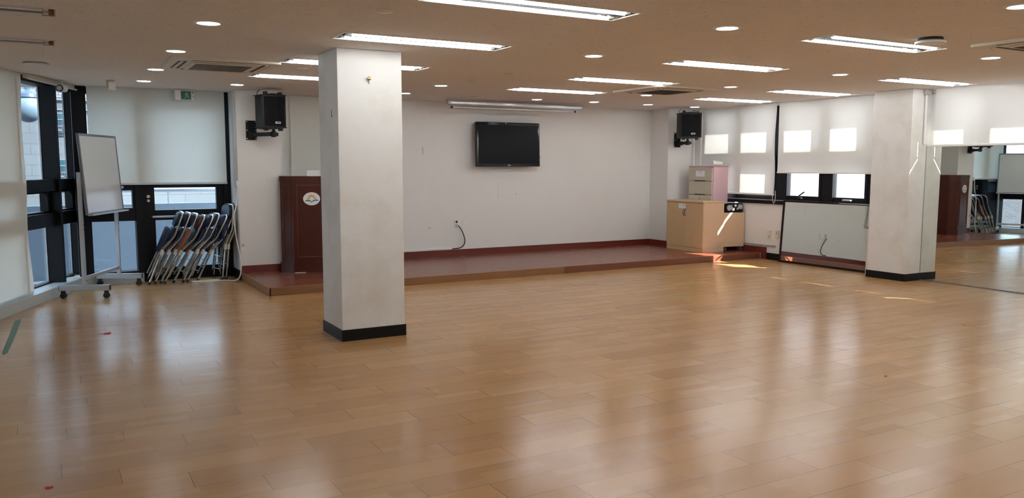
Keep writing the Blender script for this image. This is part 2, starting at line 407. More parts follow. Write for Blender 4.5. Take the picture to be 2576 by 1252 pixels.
# right wall with window strip
b = B(); X0, X1 = 9.95, 10.08
b.box(X0, X1, 6.55, 11.6, 0, 0.885)
b.box(X0, X1, -3.2, 6.55, 0, 1.72); b.box(X0, X1, 6.55, 7.22, 0.885, 2.42)
b.box(X0, X1, -3.2, 11.6, 2.41, H)
b.box(9.86, X1, 10.86, 11.6, 0, H)
struct('wall_right', b, M_wall)
b = B(); b.box(10.08, 10.55, -3.2, 12.2, 2.80, 2.92); struct('wall_eave', b, M_concrete)
b = B(); b.box(-7.2, 10.1, -3.2, -3.05, 0, H); struct('wall_front', b, M_wall)
b = B(); b.box(-7.2, -5.6, -3.2, -3.0, 0, H); b.box(-5.75, -5.6, -3.2, -1.2, 0, H); struct('wall_left', b, M_wall)
# sills
b = B(); b.box(-13.0, 2.30, 0, 0.24, 0, 0.115, 0.003); struct('trim_1', b, M_curb, loc=OL, rz=AL)
b = B(); b.prism([(0.305, 11.42), (0.99, 11.42), (0.99, 11.66), (0.20, 11.68)], 0, 0.115); struct('trim_2', b, M_curb)
# baseboards
b = B(); b.box(2.67, 9.30, YB - 0.012, YB, HS, 0.187); b.box(2.115, 2.682, 10.988, 11.0, HS, 0.187); b.box(2.67, 2.682, 11.0, YB, HS, 0.187)
b.box(9.288, 9.30, 11.05, YB, HS, 0.187); b.box(9.288, 9.86, 11.038, 11.05, HS, 0.187)
struct('baseboard_back', b, M_redbase)
b = B(); b.box(9.938, X0, 9.44, 11.04, HS, 0.190); b.box(9.936, X0, 9.36, 9.47, 0, 0.190); struct('baseboard_stage', b, M_redbase)
b = B(); b.box(9.938, X0, 7.22, 9.36, 0, 0.105); struct('baseboard_right', b, M_blackbase)
b = B(); b.box(2.10, 2.115, 10.985, 11.6, 0, 0.12); struct('baseboard_left', b, M_blackbase)

# ---- left window wall (window_1)
zs = [0.115, 0.78, 0.955, 1.185, 1.345, 2.40]
b = B()
MUL = [2.605, 1.855] + [0.80 - 1.0 * k for k in range(0, 14)]
for s_ in MUL:
    b.box(s_ - 0.03, s_ + 0.03, 0.07, 0.25, 0.115, H, 0.002)
b.box(-12.6, 2.95, 0.12, 0.27, 0.79, 0.945); b.box(-12.6, 2.95, 0.10, 0.27, 1.20, 1.335); b.box(-12.6, 2.95, 0.12, 0.27, 2.405, H); b.box(-12.6, 2.95, 0.20, 0.27, 0.10, 0.13)
for sb, sa in zip(MUL[:-1], MUL[1:]):      # sashes of the small opening lights
    s0, s1 = sa + 0.03, sb - 0.03
    b.box(s0, s0 + 0.085, 0.17, 0.26, 0.93, 1.21); b.box(s1 - 0.085, s1, 0.17, 0.26, 0.93, 1.21)
    b.box(s0, s1, 0.17, 0.26, 0.93, 0.965); b.box(s0, s1, 0.17, 0.26, 1.175, 1.21)
b.box(2.60, 2.95, 0.16, 0.27, 0.10, H)
w1 = struct('window_1', b, M_black, loc=OL, rz=AL)
b = B()
for sm_ in MUL[1:]:
    b.box(sm_ - 0.042, sm_ - 0.031, 0.243, 0.256, 0.13, 0.79); b.box(sm_ - 0.042, sm_ - 0.031, 0.243, 0.256, 1.335, 2.405)
b.box(2.564, 2.576, 0.243, 0.256, 0.13, 0.79); b.box(2.564, 2.576, 0.243, 0.256, 1.335, 2.405)
obj('gasket', b, M_gasket, w1)
b = B(); b.box(-12.6, 2.90, 0.256, 0.262, 0.12, 2.42); obj('pane', b, M_glass_blue, w1)
for s_ in (1.62, 2.37):
    b = B(); b.tube([(s_ - 0.02, 0.16, 1.19), (s_, 0.13, 1.15), (s_ + 0.015, 0.13, 1.10)], 0.012, 8); obj('latch', b, M_black, w1)
# corner post and back-left fixed window (window_2)
YG = 11.62
b = B(); b.box(0.26, 0.42, 11.42, 11.70, 0.10, H); b.box(0.93, 1.02, 11.46, 11.70, 0, H)
b.box(0.40, 0.95, 11.50, 11.68, 0.10, 0.14); b.box(0.40, 0.95, 11.48, 11.68, 0.79, 0.955); b.box(0.40, 0.95, 11.48, 11.68, 1.18, 1.30); b.box(0.40, 0.95, 11.5, 11.68, 2.38, H)
b.box(0.40, 0.455, 11.5, 11.66, 0.955, 1.18); b.box(0.90, 0.95, 11.5, 11.66, 0.955, 1.18)
w2 = struct('window_2', b, M_black)
b = B(); b.box(0.40, 0.95, YG, YG + 0.006, 0.12, 2.42); obj('pane', b, M_glass_blue, w2)
b = B(); b.box(0.50, 0.80, 11.47, 11.485, 1.205, 1.235, 0.003); obj('closer_rail', b, M_alu, w2)
# glass door (door_1)
b = B(); b.box(2.03, 2.115, 11.5, 11.70, 0, H); b.box(1.02, 2.03, 11.5, 11.70, 2.38, H); b.box(1.02, 2.03, 11.54, 11.66, 0.0, 0.02)
dr = struct('door_1', b, M_black)
b = B(); b.box(1.025, 1.165, 11.56, 11.64, 0.02, 2.38); b.box(1.935, 2.03, 11.56, 11.64, 0.02, 2.38)
b.box(1.16, 1.94, 11.56, 11.64, 0.02, 0.16); b.box(1.16, 1.94, 11.56, 11.64, 0.785, 0.915); b.box(1.16, 1.94, 11.56, 11.64, 1.205, 1.26); b.box(1.16, 1.94, 11.56, 11.64, 2.28, 2.38)
obj('door_leaf', b, M_black, dr)
b = B(); b.box(1.16, 1.94, 11.60, 11.606, 0.15, 2.3); obj('pane', b, M_glass_blue, dr)
b = B(); b.tube([(1.13, 11.56, 0.83), (1.13, 11.51, 0.83), (1.92, 11.51, 0.83), (1.92, 11.56, 0.83)], 0.014, 10); obj('push_bar', b, M_silver, dr, smooth=True)
for z_, r_ in ((1.095, 0.020), (1.040, 0.017)):
    b = B(); b.cyl((1.09, 11.565, z_), (1.09, 11.535, z_), r_); b.cyl((1.09, 11.536, z_), (1.09, 11.53, z_), r_ * 0.5); obj('lock', b, M_alu, dr, smooth=True)

# ---- right windows
def right_window(name, y0, y1, panes, z0, lower=True, handle=None):
    b = B(); xf0, xf1 = 9.925, 10.03
    b.box(xf0, xf1, y0, y1, z0, z0 + (0.075 if lower else 0.10)); b.box(xf0 + 0.02, xf1, y0, y1, 2.37, 2.42)
    es = [y0] + [v for p in sorted(panes) for v in p] + [y1]
    for k in range(0, len(es), 2): b.box(xf0 + 0.015, xf1, es[k], es[k + 1], z0, 2.42)
    if lower:
        b.box(xf0 + 0.02, xf1, y0, y1, 1.51, 1.755); b.box(xf0 + 0.03, xf1, y0, y1, 0.93, 1.03)
        for p in panes:
            b.box(9.93, 9.99, p[0] - 0.05, p[0] - 0.035, 0.96, 1.64, 0.002)
    o = struct(name, b, M_black)
    for p in panes:
        g = B(); g.box(9.985, 9.990, p[0] - 0.02, p[1] + 0.02, z0 + 0.05, 2.40); obj('pane', g, M_glass, o)
    if lower:
        g = B(); g.box(9.905, 9.935, y0, y1, z0 + 0.058, z0 + 0.070, 0.002); obj('ledge', g, M_conduit, o)
    return o
w3 = right_window('window_3', 9.20, 10.86, [(9.26, 9.90), (10.09, 10.74)], 0.885)
w4 = right_window('window_4', 7.22, 9.20, [(7.59, 8.13), (8.38, 8.985)], 0.885)
w5 = right_window('window_5', -2.95, 6.55, [(5.93 - 0.73 * k, 6.42 - 0.73 * k) for k in range(0, 12)], 1.72, lower=False)
b = B(); b.tube([(9.93, 8.72, 1.015), (9.90, 8.71, 1.03), (9.885, 8.63, 1.075), (9.88, 8.58, 1.10)], 0.011, 8); b.box(9.89, 9.93, 8.66, 8.74, 0.985, 1.01, 0.004); obj('handle', b, M_black, w4)
b = B(); b.box(9.89, 9.93, 7.78, 7.92, 0.985, 1.005, 0.004); obj('handle', b, M_conduit, w4)

# ================================================================== COLUMNS
def column(name, x0, x1, y0, y1, label, base_h=0.098):
    t = thing(name, label, 'column', ((x0 + x1) / 2, (y0 + y1) / 2, 0))
    hx, hy = (x1 - x0) / 2, (y1 - y0) / 2
    b = B(); b.box(-hx, hx, -hy, hy, 0, H - 0.001, 0.004); obj('shaft', b, M_column, t)
    b = B(); b.box(-hx - 0.008, hx + 0.008, -hy - 0.008, hy + 0.008, 0, base_h); obj('base_trim', b, M_blackbase, t)
    return t
column('column', 2.106, 2.675, 6.692, 7.235, 'free-standing square white column with black base in the middle of the room')
column('column', 9.563, 9.948, 6.648, 7.212, 'shallow white wall column between the leaning mirror and the large wall mirror', 0.095)

# hooks and screws on the free-standing column
t = thing('wall_hook', 'round brass hook high on the front of the free-standing column', 'hook', (2.372, 6.69, 2.222))
b = B(); b.cyl((0, 0, 0), (0, -0.022, 0), 0.010); b.sph((0, -0.026, 0), 0.017, 0.009, 0.017); obj('knob', b, M_brass, t, smooth=True)
b = B(); b.tube([(0.003, -0.004, -0.018), (0.003, -0.008, -0.038), (0.008, -0.016, -0.036)], 0.0025, 6); obj('hook', b, M_wbframe, t)
b = B(); b.tube([(0, 0, 0.02), (0, -0.004, -0.005), (-0.0, -0.0, -0.035), (0.0, -0.018, -0.04), (0, -0.02, -0.028)], 0.003, 6)
tag(obj('wall_hook', b, M_wbframe, None, (2.104, 6.87, 1.945)), 'thin bent wire hook on the left side of the free-standing column', 'hook')

# ================================================================== BLINDS
def roller_blind(name, label, L, M, x0, x1, z0, z1, rz, loc, mat, bar=True, wav=0.0, chain=None, tube_r=0.0, group=None):
    """local x along the blind, y = thickness"""
    t = thing(name, label, 'blind', loc, rz, group)
    b = B(); bm = b.bm; N = 24; K = 16; rows = []
    for j in range(K + 1):
        z = z0 + (z1 - z0) * j / K; r = []
        for i in range(N + 1):
            u = i / N; k = (1 - j / K)
            x = x0 + (x1 - x0) * u + (wav * math.sin(z * 5.5 + 0.6) * (u if wav > 0 else (1 - u)))
            r.append(bm.verts.new((x, abs(wav) * 0.5 * math.sin(u * 5 + z * 2) * k, z)))
        rows.append(r)
    for j in range(K):
        for i in range(N): bm.faces.new((rows[j][i], rows[j][i + 1], rows[j + 1][i + 1], rows[j + 1][i]))
    obj('fabric', b, mat, t, smooth=True)
    if bar: b = B(); b.box(x0 - 0.005, x1 + 0.005, -0.010, 0.010, z0 - 0.012, z0 + 0.016, 0.006); obj('bottom_bar', b, M_white if mat is M_blind else M_gasket, t)
    return t
roller_blind('roller_blind', 'pale grey roller blind drawn to the sill at the far left edge', 0, 0, -3.0, 0.90, 0.13, H - 0.004, AL, WL(0, 0.055), M_blind_g, wav=0.022)
t = thing('roller_blind', 'rolled-up blind under the ceiling above the uncovered left windows', 'blind', WL(0, 0.02), AL)
b = B(); b.box(0.95, 2.28, -0.02, 0.03, 2.418, H - 0.003, 0.004); obj('cassette', b, M_acbody, t)
b = B(); b.cyl((0.93, -0.03, 2.412), (2.34, -0.03, 2.412), 0.011); obj('bottom_bar', b, M_gasket, t, smooth=True)
b = B(); b.tube([(2.42, -0.01, H), (2.43, -0.01, 2.0), (2.44, -0.01, 1.6), (2.44, -0.01, 1.1)], 0.004, 6); obj('pull_cord', b, M_conduit, t)
roller_blind('roller_blind', 'pale grey roller blind half covering the glass door behind the folded chairs', 0, 0, 0.43, 2.045, 1.262, H - 0.004, 0, (0, 11.385, 0), M_blind_g)
roller_blind('roller_blind', 'pale roller blind behind the lectern, left of the free-standing column', 0, 0, 2.92, 4.25, 0.95, H - 0.02, 0, (0, 11.44, 0), M_blind_g)
R90 = PI / 2
bl1 = roller_blind('roller_blind', 'long white roller blind behind the pink drawer unit', 0, 0, 9.20, 10.85, 1.035, H - 0.006, R90, (9.895, 0, 0), M_blind, wav=-0.012)
bl2 = roller_blind('roller_blind', 'white roller blind above the two open panes and the leaning mirror', 0, 0, 7.23, 9.14, 1.385, H - 0.006, R90, (9.895, 0, 0), M_blind)
bl3 = roller_blind('roller_blind', 'white roller blind hanging above the large wall mirror', 0, 0, 4.35, 6.52, 1.744, H - 0.006, R90, (9.83, 0, 0), M_blind)
roller_blind('roller_blind', 'white roller blind of the right wall outside the view', 0, 0, -2.8, 4.30, 1.752, H - 0.006, R90, (9.83, 0, 0), M_blind)
b = B(); b.tube([(9.87, 9.215, 2.40), (9.87, 9.20, 1.0), (9.87, 9.19, 0.93), (9.87, 9.17, 0.90), (9.87, 9.15, 0.93), (9.87, 9.14, 1.0), (9.87, 9.15, 1.10)], 0.0045, 6)
cr = obj('pull_chain', b, M_white, bl1); cr.parent = bl1; cr.matrix_parent_inverse = Matrix.Rotation(-R90, 4, 'Z') @ Matrix.Translation((-9.895, 0, 0))
# vertical white pipe at the left end of the big mirror and two beside the right pier
t = thing('pipe', 'vertical white pipe hanging from the ceiling at the big mirror corner', 'pipe', (9.80, 6.625, 0))
b = B(); b.cyl((0, 0, 1.765), (0, 0, 2.40), 0.015); obj('tube', b, M_white, t, smooth=True)
b = B(); b.box(-0.03, 0.03, -0.04, 0.02, 2.39, H - 0.002, 0.004); obj('bracket', b, M_beige, t)
b = B(); b.box(9.83, 9.858, 10.99, 11.045, HS, H - 0.002, 0.004); tag(obj('cable_duct', b, M_white), 'white vertical cable duct on the wall pier behind the drawer unit', 'cable duct')

# ================================================================== STAGE
t = thing('stage', 'low red-brown wooden stage platform along the back wall', 'stage', (6.04, 9.48, 0))
b = B(); b.box(-3.91, 3.89, 0.03, 1.52, 0, HS); b.box(-3.37, 3.26, 1.52, 2.04, 0, HS); obj('platform', b, M_stage, t)
b = B(); b.box(-3.91, 0.13, 0.0, 0.032, 0, HS + 0.001, 0.004); obj('front_nosing', b, M_trim1, t)
b = B(); b.box(0.132, 3.89, 0.0, 0.032, 0, HS + 0.001, 0.004); obj('front_nosing', b, M_trim2, t)
b = B(); b.box(-3.92, -3.89, 0.0, 1.50, 0, HS + 0.001, 0.004); obj('side_nosing', b, M_trim1, t)

# ================================================================== CEILING THINGS
ROWN = {4.40: 'nearest row', 6.06: 'second row', 7.72: 'third row', 9.14: 'fourth row by the stage'}
COLN = {2.625: 'left', 5.83: 'middle', 8.97: 'right'}
def fixture_proto(lit=True):
    t = thing('ceiling_light', 'x', 'ceiling light')
    b = B(); f = FW / 2; g = FD / 2
    b.box(-f, f, -g, g, 0.075, 0.085); b.box(-f, -f + 0.008, -g, g, 0, 0.08); b.box(f - 0.008, f, -g, g, 0, 0.08); b.box(-f, f, -g, -g + 0.008, 0, 0.08); b.box(-f, f, g - 0.008, g, 0, 0.08)
    obj('housing', b, M_reflector if lit else M_unlit_reflection, t)
    b = B(); e = 0.014
    b.box(-f - e, f + e, -g - e, -g, -0.005, 0.002); b.box(-f - e, f + e, g, g + e, -0.005, 0.002); b.box(-f - e, -f, -g, g, -0.005, 0.002); b.box(f, f + e, -g, g, -0.005, 0.002)
    obj('frame', b, M_fixture, t)
    b = B(); b.box(-0.66, 0.66, -0.040, 0.040, 0.004, 0.076, 0.002); obj('added_ridge', b, M_ridge if lit else M_unlit_reflection, t)  # ridge added so a grey gap separates the glowing tubes
    for sy in (-0.090, 0.090):
        b = B(); b.cyl((-0.625, sy, -0.002), (0.625, sy, -0.002), 0.0110 if lit else 0.011, n=12); obj('tube', b, M_tube if lit else M_tubeoff, t, smooth=True)
        for sx in (-1, 1):
            b = B(); b.box(sx * 0.645 - 0.016, sx * 0.645 + 0.016, sy - 0.018, sy + 0.018, -0.002, 0.075, 0.003); obj('socket', b, M_conduit if sx < 0 else M_fixture, t)
    return t
proto = fixture_proto(); first = True
for cx, cy in FIX + OFFV:
    o = proto if first else copy_tree(proto); first = False
    o.location = (cx, cy, H)
    if cy > 3:
        tag(o, 'lit recessed twin-tube ceiling light, %s column, %s' % (COLN[cx], ROWN[cy]), 'ceiling light', 'lit twin-tube ceiling lights')
    else: tag(o, 'lit twin-tube ceiling light outside the view', 'ceiling light', 'lit twin-tube lights outside the view')
proto = fixture_proto(False)
for k, (cx, cy) in enumerate(UNLIT):
    o = proto if k == 0 else copy_tree(proto); o.location = (cx, cy, H)
    tag(o, 'unlit twin-tube ceiling light with floor reflection painted brown at the top left, ' + ('nearer the top edge' if k == 0 else 'the lower of the two'), 'ceiling light', 'unlit twin-tube ceiling lights')
DL = [(4.22, 4.40), (7.45, 4.43), (5.21, 2.93), (0.99, 5.98), (4.25, 6.08), (7.41, 6.02), (0.98, 7.56), (7.39, 7.62), (0.98, 9.09), (4.20, 9.23), (7.25, 9.09),
      (0.99, 10.40), (2.01, 10.32), (4.21, 10.43), (6.31, 10.47), (7.32, 10.45), (8.39, 10.48), (9.40, 10.51)]
DLN = ['in the nearest row, right of the nearest twin-tube light', 'at the right edge in front of the wall mirror', 'at the very top right corner', 'nearest in the left column above the whiteboard side',
       'between the second-row twin-tube lights', 'over the floor before the right wall column', 'second from the front in the left column', 'beside the small air conditioner, towards the right windows',
       'third in the left column, beside the left air conditioner', 'right of the column in front of the projection screen', 'near the far air conditioner, front of a close pair',
       'farthest in the left column, near the exit sign', 'above the left loudspeaker', 'half hidden behind the free-standing column', 'above the television, in front of the screen case', 'at the right end of the projection screen case',
       'above the stage near the right end, back of a close pair', 'directly above the right loudspeaker']
first = None
for (x_, y_), nm in zip(DL, DLN):
    if first is None:
        o = first = thing('downlight', 'x', 'downlight')
        b = B(); b.lathe([(0.070, 0.0), (0.078, -0.006), (0.096, -0.003), (0.098, 0.001), (0.070, 0.001)]); obj('trim_ring', b, M_white, o, smooth=True)
        b = B(); b.cyl((0, 0, 0.0), (0, 0, -0.005), 0.071, n=28); obj('diffuser', b, M_disc, o)
    else: o = copy_tree(first)
    o.location = (x_, y_, H); tag(o, 'round lit downlight ' + nm, 'downlight', 'round ceiling downlights')

# cassette air conditioners
def cassette():
    t = thing('air_conditioner', 'x', 'air conditioner')
    b = B(); s_ = 0.475; b.prism(rounded(2 * s_, 2 * s_, 0.02), -0.022, 0.0); obj('panel', b, M_acbody, t)
    b = B(); b.box(-0.29, 0.29, -0.29, 0.29, -0.034, -0.022, 0.006); obj('grille_frame', b, M_acbody, t)
    b = B()
    for k in range(-13, 14): b.box(k * 0.019 - 0.005, k * 0.019 + 0.005, -0.25, 0.25, -0.037, -0.033)
    obj('grille', b, M_slot, t)
    for k in range(4):
        R = Matrix.Rotation(k * PI / 2, 4, 'Z')
        b = B(); b.box(-0.31, 0.31, 0.335, 0.365, -0.024, -0.020, M=R); b.box(-0.30, 0.30, 0.395, 0.41, -0.024, -0.020, M=R); obj('slot', b, M_slot, t)
        b = B(); b.box(-0.31, 0.31, 0.366, 0.394, -0.030, -0.022, 0.003, M=R); obj('vane', b, M_acbody, t)
    return t
ac = cassette(); ac.location = (1.475, 8.37, H); tag(ac, 'square ceiling air conditioner above the whiteboard and folded chairs', 'air conditioner', 'ceiling air conditioners')
o = copy_tree(ac); o.location = (6.93, 8.33, H); tag(o, 'square ceiling air conditioner in front of the stage, right of the television', 'air conditioner', 'ceiling air conditioners')
o = copy_tree(ac); o.location = (6.98, 3.57, H); tag(o, 'square ceiling air conditioner cut off at the right edge', 'air conditioner', 'ceiling air conditioners')

# white disc router
t = thing('wireless_router', 'flat round white device on the ceiling near the right air conditioner', 'wireless router', (5.90, 3.98, H))
b = B(); b.lathe([(0.088, 0.0), (0.09, -0.015), (0.07, -0.020)], 32); obj('mount', b, M_slot, t, smooth=True)
b = B(); b.lathe([(0.02, -0.018), (0.095, -0.020), (0.110, -0.030), (0.108, -0.042), (0.02, -0.050)], 40); obj('cover', b, M_white, t, smooth=True)
# sensor, vent and small discs of unidentified kind
t = thing('motion_sensor', 'small beige sensor on a bracket under the ceiling, left of the exit sign', 'sensor', (0.66, 10.5, H))
b = B(); b.box(-0.05, 0.03, -0.02, 0.02, -0.014, 0, 0.003); b.box(-0.055, -0.03, -0.015, 0.015, -0.09, 0, 0.003); obj('bracket', b, M_beige, t)
b = B(); b.box(-0.035, 0.04, -0.03, 0.03, -0.115, -0.02, 0.008); obj('sensor_head', b, M_white, t)
t = thing('ceiling_vent', 'shallow white round vent ring on the ceiling at far left', 'vent', (-0.07, 9.09, H))
b = B(); b.lathe([(0.06, 0.0), (0.10, -0.002), (0.115, -0.014), (0.095, -0.020), (0.06, -0.012)], 28); obj('ring', b, M_white, t, smooth=True)
for (x_, y_), nm in (((2.26, 8.29), 'left of the free-standing column'), ((4.29, 7.71), 'in the middle, right of the column'), ((1.88, 4.98), 'in front of the free-standing column'), ((5.27, 10.45), 'over the stage left of the screen case'), ((4.29, 8.64), 'right of the column towards the stage')):
    b = B(); b.lathe([(0.02, 0.0), (0.052, -0.001), (0.055, -0.006), (0.02, -0.010)], 24)
    tag(obj('ceiling_disc', b, M_acbody, None, (x_, y_, H), smooth=True), 'small flat cream disc on the ceiling ' + nm, 'smoke detector', 'small ceiling discs')
# security camera at the left corner
t = thing('security_camera', 'white bullet camera under the ceiling at the left window corner', 'security camera', (0.14, 10.78, H - 0.005))
b = B(); b.cyl((0.03, 0.05, -0.005), (0.03, 0.05, -0.05), 0.010); b.cyl((0.03, 0.05, 0.0), (0.03, 0.05, -0.010), 0.03); obj('mount', b, M_white, t, smooth=True)
b = B(); b.cyl((0.05, 0.09, -0.082), (0.0, -0.03, -0.088), 0.042, n=24); obj('body', b, M_white, t, smooth=True)
b = B(); b.cyl((0.001, -0.028, -0.088), (-0.002, -0.034, -0.088), 0.040, n=24); obj('bezel', b, M_blackpl, t)
b = B(); b.cyl((-0.001, -0.032, -0.088), (-0.003, -0.039, -0.088), 0.028, n=20); obj('lens', b, M_silver, t)

# exit sign
t = thing('exit_sign', 'green running-man exit light under the ceiling above the glass door', 'exit sign', (1.545, 11.30, 0))
b = B(); b.box(-0.115, 0.115, -0.03, 0.03, 2.325, H - 0.012, 0.008); obj('case', b, M_white, t)
b = B(); b.box(-0.045, 0.075, -0.036, -0.029, 2.332, 2.438, 0.002); obj('green_panel', b, M_green, t)
b = B(); Mx = Matrix.Translation((0.018, -0.036, 2.385)) @ XZ
b.prism([(0.004 + 0.011 * math.cos(a * PI / 5), 0.034 + 0.011 * math.sin(a * PI / 5)) for a in range(10)], 0, 0.002, M=Mx)
b.prism([(-0.012, 0.022), (0.014, 0.024), (0.020, -0.004), (0.002, -0.010), (-0.012, 0.004)], 0, 0.002, M=Mx)
b.prism([(-0.012, 0.020), (-0.030, 0.006), (-0.026, 0.001), (-0.008, 0.012)], 0, 0.002, M=Mx); b.prism([(0.012, 0.020), (0.032, 0.008), (0.030, 0.002), (0.012, 0.012)], 0, 0.002, M=Mx)
b.prism([(0.002, -0.008), (0.020, -0.004), (0.034, -0.024), (0.040, -0.044), (0.030, -0.044), (0.022, -0.026)], 0, 0.002, M=Mx)
b.prism([(0.002, -0.006), (0.010, -0.012), (-0.006, -0.030), (-0.034, -0.044), (-0.038, -0.038), (-0.014, -0.024)], 0, 0.002, M=Mx)
obj('running_figure', b, M_paleg, t)
b = B(); b.cyl((0.10, -0.029, 2.365), (0.10, -0.033, 2.365), 0.005, n=10); b.box(0.092, 0.102, -0.032, -0.029, 2.415, 2.435); obj('button', b, M_blackpl, t)

# ================================================================== LOUDSPEAKERS
def loudspeaker(loc, rz, label, wd, ht):
    t = thing('loudspeaker', label, 'loudspeaker', loc, rz, 'black wall loudspeakers')
    # plan outline: curved front, tapering back; width wd, front at y=0
    fr = [(-wd / 2 + wd * k / 8, -0.028 * math.sin(PI * k / 8)) for k in range(9)]
    pts = fr + [(wd / 2 + 0.0, 0.19), (wd / 2 - 0.05, 0.27), (-wd / 2 + 0.05, 0.27), (-wd / 2 - 0.0, 0.19)]
    b = B(); b.prism(pts, 0.01, ht - 0.01, 0.010); obj('cabinet', b, M_blackpl, t)
    # arched caps
    arch = [(-wd / 2, 0)] + [(-wd / 2 + wd * k / 10, 0.006 + 0.018 * math.sin(PI * k / 10)) for k in range(11)] + [(wd / 2, 0)]
    b = B(); b.prism(arch, -0.25, 0.018, M=Matrix.Translation((0, 0, ht - 0.018)) @ XZ); b.prism([(p[0], -p[1]) for p in arch][::-1], -0.25, 0.018, M=Matrix.Translation((0, 0, 0.018)) @ XZ); obj('end_cap', b, M_blackpl, t)
    g = [(p[0] * 0.86, p[1] - 0.006) for p in fr]
    b = B(); b.prism(g + [(g[-1][0], 0.01), (g[0][0], 0.01)], 0.03, ht - 0.035, 0.002); obj('grille', b, M_grille, t)
    b = B(); ring = [(0.128 * math.cos(a * PI / 16), -0.034, ht * 0.47 + 0.128 * math.sin(a * PI / 16)) for a in range(-3, 20)]
    b.tube(ring, 0.002, 5); obj('grille_ring', b, M_blackpl, t)
    b = B(); b.box(-0.005, 0.065, -0.042, -0.034, 0.062, 0.086, 0.002); obj('badge', b, M_silver, t)
    b = B(); b.box(0.006, 0.060, -0.0432, -0.0418, 0.069, 0.079); obj('badge_lettering', b, M_blackpl, t)
    for sx in (-0.6, 0.6):
        for z_ in (ht + 0.012, -0.012):
            b = B(); b.box(sx * wd / 2 - 0.022, sx * wd / 2 + 0.022, 0.01, 0.06, z_ - 0.014, z_ + 0.014, 0.003); obj('foot', b, M_rubber, t)
    b = B(); b.tube([(-wd / 2 + 0.05, 0.24, ht - 0.02), (-wd / 2 + 0.05, 0.22, ht + 0.03), (-wd / 2 + 0.075, 0.20, min(ht + 0.06, 9))], 0.005, 6); obj('cable', b, M_rubber, t)
    return t
LSL = loudspeaker((2.485, 10.50, 1.955), math.radians(13), 'black loudspeaker high on the left wall pier, above the lectern', 0.325, 0.43)
LSR = loudspeaker((9.335, 10.52, 1.945), math.radians(-24), 'black loudspeaker high at the right, above the pink drawer unit', 0.375, 0.43)
def arm(loc, label, ex, drop):
    t = thing('wall_bracket', label, 'wall bracket', loc, 0, 'loudspeaker brackets')
    b = B(); b.box(-0.068, 0.068, -0.010, 0, -0.125, 0.125, 0.002); obj('wall_plate', b, M_blackpl, t)
    b = B(); b.box(-0.045, -0.028, -0.035, -0.008, -0.12, 0.12, 0.003); b.box(0.03, 0.045, -0.035, -0.008, -0.12, 0.12, 0.003); obj('channel', b, M_blackpl, t)
    for sx in (-0.056, 0.056):
        for sz in (-0.108, 0.11, 0.0):
            b = B(); b.cyl((sx, -0.008, sz), (sx, -0.018, sz), 0.008, n=8); obj('bolt', b, M_silver, t)
    b = B(); p = Vector(ex); b.box(-0.03, 0.05, -0.09, -0.03, -0.09, -0.025, 0.004)
    d = Vector((p.x, p.y, 0)); a = math.atan2(d.y, d.x); Mx = Matrix.Translation((0, -0.05, -0.058)) @ Matrix.Rotation(a, 4, 'Z'); b.box(0, d.length - 0.05, -0.024, 0.024, -0.024, 0.026, 0.004, M=Mx)
    obj('arm', b, M_blackpl, t)
    b = B(); b.cyl((p.x, p.y, -0.095), (p.x, p.y, -0.02), 0.032, n=12); b.cyl((p.x, p.y, -0.03), (p.x, p.y, drop), 0.018, n=12); obj('swivel', b, M_blackpl, t)
    b = B(); b.cyl((p.x + 0.02, p.y - 0.01, -0.06), (p.x + 0.055, p.y - 0.02, -0.06), 0.020, 0.024, n=6); obj('knob', b, M_rubber, t)
    return t
arm((2.300, 10.998, 1.948), 'black steel bracket holding the left loudspeaker', (0.20, -0.37, 0), 0.012)
arm((9.50, 11.048, 1.93), 'black steel bracket holding the right loudspeaker', (-0.115, -0.40, 0), 0.020)

# ================================================================== TV, SCREEN CASE, OUTLETS
t = thing('television', 'black flat television mounted on the back wall above the stage', 'television', (6.315, 11.36, 1.82))
T0 = Matrix.Rotation(math.radians(-2.0), 4, 'X')
b = B(); b.box(-0.567, 0.567, -0.035, 0.035, -0.345, 0.345, 0.008, M=T0); obj('cabinet', b, M_gloss, t)
b = B(); b.box(-0.535, 0.535, -0.038, -0.034, -0.30, 0.30, 0.001, M=T0); obj('screen', b, M_screen, t)
b = B(); b.box(-0.25, 0.25, 0.035, 0.155, -0.15, 0.15, M=T0); obj('wall_mount', b, M_blackpl, t)
b = B(); Mx = T0 @ Matrix.Translation((-0.012, -0.0365, -0.324)) @ XZ
b.prism([(0.009 * math.cos(a * PI / 8), 0.009 * math.sin(a * PI / 8)) for a in range(16)], 0, 0.0015, M=Mx)
b.prism([(0.015, 0.007), (0.018, 0.007), (0.018, -0.004), (0.024, -0.004), (0.024, -0.007), (0.015, -0.007)], 0, 0.0015, M=Mx)
b.prism([(0.028, 0.007), (0.038, 0.007), (0.038, 0.004), (0.031, 0.004), (0.031, -0.004), (0.035, -0.004), (0.035, -0.001), (0.033, -0.001), (0.033, 0.002), (0.038, 0.002), (0.038, -0.007), (0.028, -0.007)], 0, 0.0015, M=Mx)
obj('maker_mark', b, M_white, t)
b = B(); b.tube([T0 @ Vector((-0.045, -0.037, 0.338)), T0 @ Vector((-0.052, -0.038, 0.328)), T0 @ Vector((-0.045, -0.038, 0.315))], 0.003, 5); obj('sticker', b, M_paper, t)

